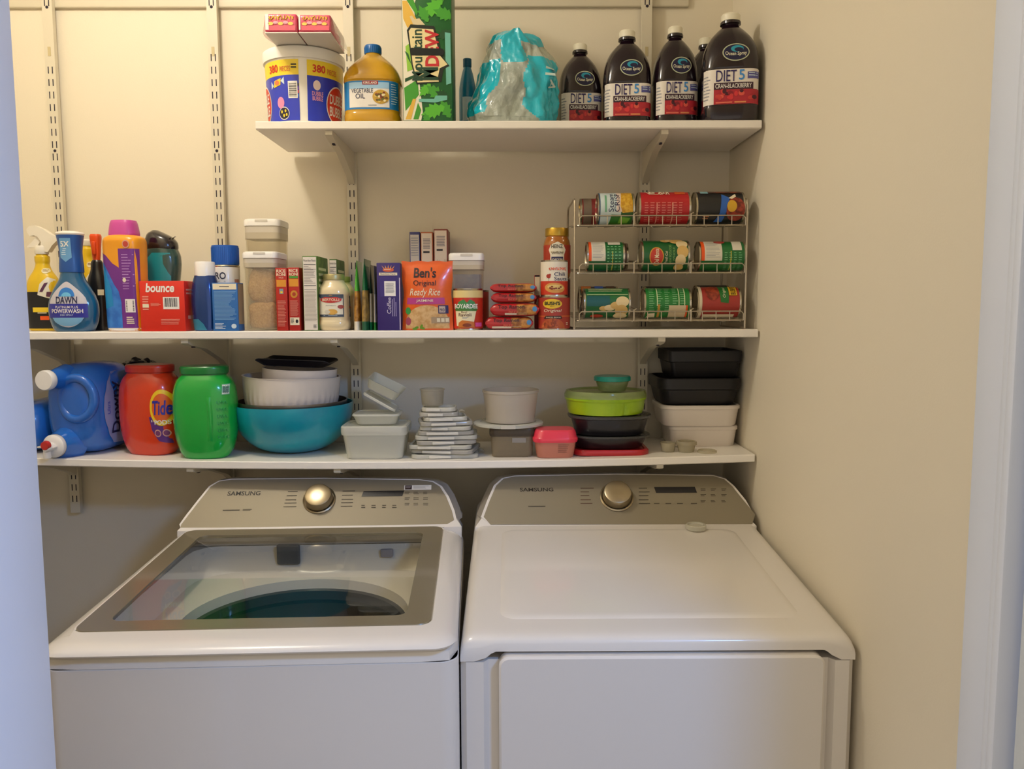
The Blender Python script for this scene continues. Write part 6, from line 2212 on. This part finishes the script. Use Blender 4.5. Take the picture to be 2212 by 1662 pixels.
# clear food boxes
CB = mat('f8f6ec', .22, clear=.52, tint='eef0e4', coat=.3, name='frosted_box')
CLID = mat('f8f8ee', .25, clear=.48, tint='f0f0e8', coat=.4, name='frosted_lid')


def fbox(name, label, u0, u1, vt, Yf, z, dpt, m, lidm, lidf=.16, grp=None, taper=.90, rad=.018, cat='container', lid=True, p=None):
    p_, w, h = place(u0, u1, vt, Yf, z, dpt, False)
    if p is not None:
        p_ = p
    t = thing(name, label, cat, p_, 0, grp)
    hb2 = h*(1-lidf)
    k = taper
    mb = MB()
    mb.stack([(0, rrect(w*.90*k, dpt*.90*k, rad, 6)), (.003, rrect(w*.94*k, dpt*.94*k, rad, 6)), (hb2*.94, rrect(w*.95, dpt*.95, rad, 6)), (hb2, rrect(w*.97, dpt*.97, rad, 6))], m, True, False)
    mb.stack([(.003, rrect(w*.88*k, dpt*.88*k, rad, 6)), (hb2*.94, rrect(w*.925, dpt*.925, rad, 6))], m, True, False)
    mb.build('box_body', t)
    if lid:
        mb = MB()
        mb.stack([(hb2-h*lidf*.35, rrect(w*.985, dpt*.985, rad, 6)), (hb2, rrect(w, dpt, rad, 6)), (h-.003, rrect(w, dpt, rad, 6)), (h, rrect(w*.97, dpt*.97, rad, 6)), (h, rrect(w*.90, dpt*.90, rad, 6)), (h-.002, rrect(w*.88, dpt*.88, rad, 6))], lidm, False, True)
        mb.build('lid', t, 'rimmed lid')
    return t, p_, w, h


t, p, w, h = fbox('food_box', 'larger clear food box at the bottom of the pile beside the teal bowl', 734, 878, 922, YF+.018, zs(800), .125, CB, CLID, .2, 'clear food boxes')
zq = p.z+h+.0004
t, p2, w2, h2 = fbox('food_box', 'smaller clear food box stacked on the larger one beside the teal bowl', 758, 862, 896, YF+.040, zq, .10, CB, CLID, .16, 'clear food boxes')
mb = MB()
wl, dl = .092, .085
mb.stack([(0, rrect(wl, dl, .012, 5)), (.004, rrect(wl, dl, .012, 5)), (.006, rrect(wl*.96, dl*.96, .012, 5)), (.006, rrect(wl*.88, dl*.88, .01, 5)), (.003, rrect(wl*.85, dl*.85, .01, 5))], CLID, True, True)
o = tag(mb.build('box_lid', loc=(p2.x+.006, p2.y+.012, p2.z+h2+.026)), 'clear lid leaning at a slant on the small food box', 'lid', 'loose clear lids')
o.rotation_euler = (0, math.radians(30), 0)
mb = MB()
mb.stack([(0, rrect(wl*.85, dl*.85, .012, 5)), (.022, rrect(wl*.98, dl*.98, .012, 5)), (.024, rrect(wl*1.02, dl*1.02, .012, 5))], CB, True, False)
mb.stack([(.002, rrect(wl*.82, dl*.82, .012, 5)), (.0235, rrect(wl*.95, dl*.95, .012, 5))], CB, True, False)
o = tag(mb.build('food_box_tray', loc=(p2.x+.012, p2.y+.020, p2.z+h2+.052)), 'shallow clear tray tilted on the slanted lid, topmost of the pile', 'tray')
o.rotation_euler = (math.radians(8), math.radians(27), 0)

# pile of loose clear lids
rn = random.Random(12)
zb = zs(960)
x0, _, _ = fit(880, 1045, 980, YF+.085, zb)
zt_ = px(955, 880, YF+.03).z
nl = 11
kinds = []
LIDM = [mat('eeece0', .2, clear=.40, tint='eeeee4', coat=.5), mat('d6d2c8', .25, clear=.42, tint='e8e6dc', coat=.5)]
wordsl = ['bottom lid of the loose clear lid pile', 'second lid from the bottom of the clear lid pile', 'third lid from the bottom of the clear lid pile', 'fourth lid from the bottom of the clear lid pile', 'fifth lid from the bottom of the clear lid pile', 'middle lid of the clear lid pile', 'fifth lid from the top of the clear lid pile', 'fourth lid from the top of the clear lid pile', 'third lid from the top of the clear lid pile', 'second lid from the top of the clear lid pile', 'topmost lid of the clear lid pile, under the small cup']
step = (zt_-zb)/nl
for k in range(nl):
    f = k/(nl-1)
    wl = (.168, .160, .158, .150, .156, .140, .128, .132, .110, .098, .085)[k]
    dl = wl*.80
    t = thing('container_lid', 'clear plastic, ' + wordsl[k], 'lid', (x0+(-.002, .001, -.008, .0, .003, .002, .004, .0, .0, -.014, -.012)[k], YF+.030+dl/2+rn.uniform(-.002, .003), zb+step*k+.0002), rn.uniform(-.22, .22), 'pile of clear lids')
    mb = MB()
    hh = step*.86
    mb.stack([(0, rrect(wl*.96, dl*.96, .016, 6)), (.0006, rrect(wl, dl, .018, 6)), (hh*.8, rrect(wl, dl, .018, 6)), (hh, rrect(wl*.97, dl*.97, .017, 6)), (hh, rrect(wl*.90, dl*.90, .015, 6)), (hh*.4, rrect(wl*.87, dl*.87, .014, 6)), (hh*.4, rrect(wl*.5, dl*.5, .014, 6))], LIDM[k % 2], True, True)
    if k % 3 == 0:
        mb.sheet(lambda a, b: (wl/2+.016*a, -dl*.2+dl*.35*b, hh*.7+.004*math.sin(3*a)), 4, 4, LIDM[0])
    lb = mb.build('lid_plate', t)
    mb = MB()
    tw = wl*(.16+.05*(k % 3))
    mb.box(-tw-.012, tw-.012+.006*(k % 2), -dl/2-.0045, -dl/2+.001, hh*.10, hh*.75, mat('dcd8cc', .35), .0008, 2)
    mb.build('lid_clip', t, 'white front clip')
zc = zt_+.001
mb = MB()
a = .030
mb.lathe([(a*.86, 0), (a*.9, .002), (a, .038), (a*1.06, .039), (a*1.06, .042), (a*.97, .042), (a*.86, .003), (0, .003)], mat('c4beb0', .15, clear=.62, tint='f2f0e8', coat=.5), 32, cap0=True)
tag(mb.build('plastic_cup', loc=(x0-.030, YF+.065, zc)), 'small clear plastic cup on the pile of clear lids', 'cup')

# square glass box with round tubs above
t, p, w, h = fbox('glass_box', 'square glass box under the round clear tub, left of the pink lidded box', 1057, 1156, 925, YF+.035, zs(1105), .10, mat('b8ac94', .08, clear=.66, tint='f0e8d8', coat=.8), mat('5a5048', .3, clear=.5, tint='c8c0b0', coat=.4), .22, None, .96, .016)
mb = MB(); mb.rect(flat(.10*.93), w*.0, h*.50, w*.30, h*.66, mat('b8b4b0', .3, clear=.4), .0015); mb.build('mark', t)
zq = p.z+h+.0004
mb = MB()
R = 76*mpp(YF+.09, 1.25)
xq = px(1098, 920, YF+.09).x
mb.lathe([(R*.5, .0), (R*.97, .0), (R, .001), (R, .006), (R*.95, .0085), (R*.80, .0085), (R*.78, .006), (0, .006)], CLID, 44, cap0=True)
mb.sheet(lambda a_, b_: (R*.2*(a_*2-1), -R*math.cos(.2*(a_*2-1))-.003*b_-.0004, .0005+.009*b_), 6, 2, mat('e2dccc', .4))
tag(mb.build('container_lid', loc=(xq, YF+.100, zq)), 'wide round clear lid between the glass box and the round clear tub', 'lid', 'loose clear lids')
zq += .0092
x5, w5, h5 = fit(1046, 1166, 842, YF+.095, zq)
a = w5/2
mb = MB()
FR = mat('ece4d8', .3, clear=.58, tint='eee8dc', name='frosted_tub')
mb.lathe([(a*.90, 0), (a*.88, h5*.10), (a*.92, h5*.4), (a*.99, h5*.90), (a*1.02, h5*.92), (a*1.02, h5), (a*.97, h5), (a*.90, h5*.4), (a*.85, .004), (0, .004)], FR, 48, cap0=True)
tag(mb.build('round_tub', loc=(xq+.006, YF+.102, zq)), 'frosted round plastic tub on the stack behind the pink lidded box', 'tub')

# pink lidded box
p, w, h = place(1151, 1250, 931, YF+.010, zs(1200), .085, False)
d_ = .085
t = thing('snack_box', 'small translucent box with a bright pink lid in front of the black bowls', 'container', p)
PINKB = mat('e89a82', .25, clear=.35, tint='f4c8b4', coat=.3)
hb2 = h*.62
mb = MB()
mb.stack([(0, rrect(w*.76, d_*.78, .02, 6)), (.003, rrect(w*.82, d_*.82, .022, 6)), (hb2, rrect(w*.93, d_*.93, .024, 6))], PINKB, True, False)
mb.stack([(.003, rrect(w*.78, d_*.78, .02, 6)), (hb2, rrect(w*.90, d_*.90, .022, 6))], PINKB, True, False)
b = mb.build('box_body', t, 'translucent peach body')
mb = MB(); mb.lines(lambda u, v, o=0: (u, -d_/2*(.82+.11*v/hb2)-o, v), w*.05, hb2*.25, w*.32, hb2*.8, 5, mat('8a5a4a', .5), .0012, .3, .4); mb.build('print', b)
PK = mat('ee3c54', .3, coat=.3)
MB().stack([(hb2-.004, rrect(w*.97, d_*.97, .024, 6)), (hb2, rrect(w, d_, .026, 6)), (hb2+.006, rrect(w, d_, .026, 6)), (hb2+.009, rrect(w*.95, d_*.95, .025, 6)), (h-.004, rrect(w*.90, d_*.90, .025, 6)), (h, rrect(w*.82, d_*.82, .022, 6))], PK, True, True).build('lid', t, 'bright pink stepped lid')

# red lid, two black bowls, lime tub and teal lidded cup
z = zs(1325)
p, w, h = place(1238, 1406, 968, YF+.030, z, .15, False)
h = .0145
MBL = MB().stack([(0, rrect(w*.98, .147, .035, 8)), (.002, rrect(w, .15, .036, 8)), (.011, rrect(w, .15, .036, 8)), (h, rrect(w*.97, .145, .034, 8)), (h, rrect(w*.90, .135, .03, 8)), (h-.003, rrect(w*.88, .132, .03, 8))], mat('bc1c26', .3, coat=.3), True, True)
tag(MBL.build('red_lid', loc=p), 'flat red plastic lid under the two black bowls', 'lid')
BB = mat('1b1a1f', .3, coat=.3, name='black_plastic')
BLID = mat('6a6a68', .15, clear=.5, tint='d8d8d0', coat=.6, name='smoky_lid')


def bbowl(z, u0, u1, vrim, label, xoff=0):
    x_, w, h = fit(u0, u1, vrim, p.y, z)
    t = thing('meal_bowl', label, 'bowl', (x_, p.y, z), 0, 'black meal bowls')
    a, b_ = w/2, .074
    mb = MB()
    S = lambda k: sup(a*k, b_*k, 2.5, 52)
    mb.stack([(0, S(.80)), (.003, S(.84)), (h*.80, S(.94)), (h*.84, S(1.0)), (h*.90, S(1.0)), (h*.90, S(.92)), (.004, S(.80))], BB, True, True)
    mb.build('bowl_body', t)
    mb = MB()
    mb.stack([(h*.86, S(1.01)), (h*.90, S(1.02)), (h*.985, S(1.02)), (h, S(1.0)), (h, S(.93)), (h-.003, S(.90))], BLID, False, True)
    mb.build('lid', t, 'smoky clear lid')
    return z+h+.0004


zq = bbowl(p.z+h+.0004, 1226, 1400, 935, 'lower black meal bowl standing on the red lid')
zq = bbowl(zq, 1228, 1403, 893, 'upper black meal bowl under the lime green tub')
x6, w6, h6 = fit(1221, 1398, 844, p.y-.02, zq)
a = w6/2
t = thing('lime_tub', 'lime green round divided tub with a clear lid on the black bowls', 'container', (x6, p.y-.0, zq))
LIME = mat('a6c814', .3, coat=.3, noise_col=('98c01a', 14, .4, .6), name='lime_plastic')
mb = MB()
hb2 = h6*.80
N = 72
def ring(k, z_):
    out = []
    for i in range(N):
        q = 2*PI*i/N
        dd = ((q-(-PI/2+.42)+PI) % (2*PI))-PI
        nk = 1-(.07*math.exp(-(dd/.045)**2) if z_ < hb2*.72 else 0)
        out.append((a*k*nk*math.cos(q), a*.84*k*nk*math.sin(q), z_))
    return out
mb.rings([ring(.80, 0), ring(.90, .003), ring(.94, hb2*.3), ring(.965, hb2*.70), ring(.975, hb2*.74), ring(1.0, hb2*.80), ring(1.0, hb2), ring(.95, hb2), ring(.90, .006)], LIME, True, True)
mb.build('tub_body', t, 'lime green tub')
mb = MB()
mb.rings([ring(1.01, hb2*.9), ring(1.01, hb2+.003), ring(.97, h6), ring(.90, h6), ring(.88, h6-.003)], mat('a8b878', .2, clear=.42, tint='e6eec0', coat=.5), False, True)
mb.build('lid', t, 'clear lid')
zq = zq+h6+.0004
yq = p.y-.030
x7, w7, h7 = fit(1283, 1362, 812, yq, zq)
a = w7/2
t = thing('glass_cup', 'small round glass cup with a teal lid on the lime green tub', 'cup', (x7, yq, zq))
GLS = mat('9aa87a', .08, clear=.55, tint='e4ecd4', coat=.8)
MB().lathe([(a*.70, 0), (a*.74, .002), (a*.92, h7*.70), (a*.88, h7*.70), (a*.70, .004), (0, .004)], GLS, 36, cap0=True).build('cup_body', t)
MB().lathe([(a*.95, h7*.68), (a, h7*.70), (a*1.0, h7*.93), (a*.95, h7), (0, h7)], mat('0a8474', .35, coat=.2), 40, cap0=True).build('lid', t, 'teal lid')

# white and black trays by the right wall
YT = 2.075
z = zs(1520)
def traybox(name, label, cat, u0, u1, vt, z, dpt, m, rad, flare, grp, Y=YT, lip=True):
    p, w, h = place(u0, u1, vt, Y, z, dpt, False)
    p.x = min(p.x, XR-.006-w/2)
    mb = MB()
    sec = [(0, rrect(w*(1-flare), dpt*(1-flare), rad, 6)), (.004, rrect(w*(1-flare*.8), dpt*(1-flare*.8), rad, 6))]
    if lip:
        sec += [(h*.55, rrect(w*(1-flare*.35), dpt*(1-flare*.35), rad, 6)), (h*.60, rrect(w*.995, dpt*.995, rad, 6))]
    else:
        sec += [(h*.80, rrect(w*(1-flare*.3), dpt*(1-flare*.3), rad, 6)), (h*.82, rrect(w, dpt, rad, 6))]
    sec += [(h-.002, rrect(w, dpt, rad, 6)), (h, rrect(w*.98, dpt*.98, rad, 6)), (h, rrect(w*.93, dpt*.93, rad, 6)), (h*.5, rrect(w*.88, dpt*.88, rad, 6))]
    mb.stack(sec, m, True, True)
    tag(mb.build(name, loc=p), label, cat, grp)
    return z+h+.0004
WB = mat('e9dfd4', .4, name='white_tray_plastic')
BT = mat('131216', .45, name='black_tray_plastic')
zq = traybox('food_tray', 'lower white plastic box standing on the shelf by the right wall', 'tray', 1447, 1597, 921, z, .16, WB, .022, .10, 'trays stacked by the wall', YT+.012, False)
zq = traybox('food_tray', 'upper white plastic box under the black trays by the right wall', 'tray', 1432, 1607, 877, zq, .18, WB, .035, .10, 'trays stacked by the wall', YT-.002, False)
zq = traybox('food_tray', 'lower black plastic tray stacked on the white boxes', 'tray', 1424, 1608, 818, zq, .19, BT, .035, .16, 'trays stacked by the wall', YT-.004)
zq = traybox('food_tray', 'upper black plastic tray, topmost of the stack by the right wall', 'tray', 1447, 1607, 758, zq, .17, BT, .012, .14, 'trays stacked by the wall', YT+.008)

# small clear cups and a loose lid at the right end
CL2 = mat('cfc8b2', .12, clear=.55, tint='f2eee0', coat=.6, name='clear_cup')
z = zs(1470)
p, w, h = place(1426, 1460, 956, YF+.055, z)
a = w/2
mb = MB().lathe([(a*.80, 0), (a*.82, .002), (a*.97, h*.9), (a, h*.92), (a, h), (a*.93, h), (a*.78, .003), (0, .003)], CL2, 32, cap0=True)
tag(mb.build('sauce_cup', loc=p), 'tiny open clear cup beside the red lid', 'cup', 'small clear cups')
p, w, h = place(1460, 1505, 953, YF+.040, z)
a = w/2
t = thing('sauce_cup', 'tiny clear cup with a rimmed lid in front of the white boxes', 'cup', p, 0, 'small clear cups')
MB().lathe([(a*.72, 0), (a*.74, .002), (a*.88, h*.70), (a*.84, h*.70), (a*.70, .003), (0, .003)], CL2, 32, cap0=True).build('cup_body', t)
MB().lathe([(a*.92, h*.68), (a, h*.70), (a, h*.93), (a*.95, h), (a*.80, h), (a*.78, h*.9), (0, h*.9)], mat('b8b098', .15, clear=.45, tint='eee8d4', coat=.6), 32).build('lid', t, 'rimmed clear lid')
p, w, h = place(1507, 1548, 974, YF+.025, z)
a = w/2
mb = MB().lathe([(a*.96, 0), (a, .001), (a, .006), (a*.95, .0075), (a*.84, .0075), (a*.82, .005), (0, .005)], CL2, 32, cap0=True)
tag(mb.build('cup_lid', loc=p), 'loose round clear lid lying near the right end of the lower shelf', 'lid')
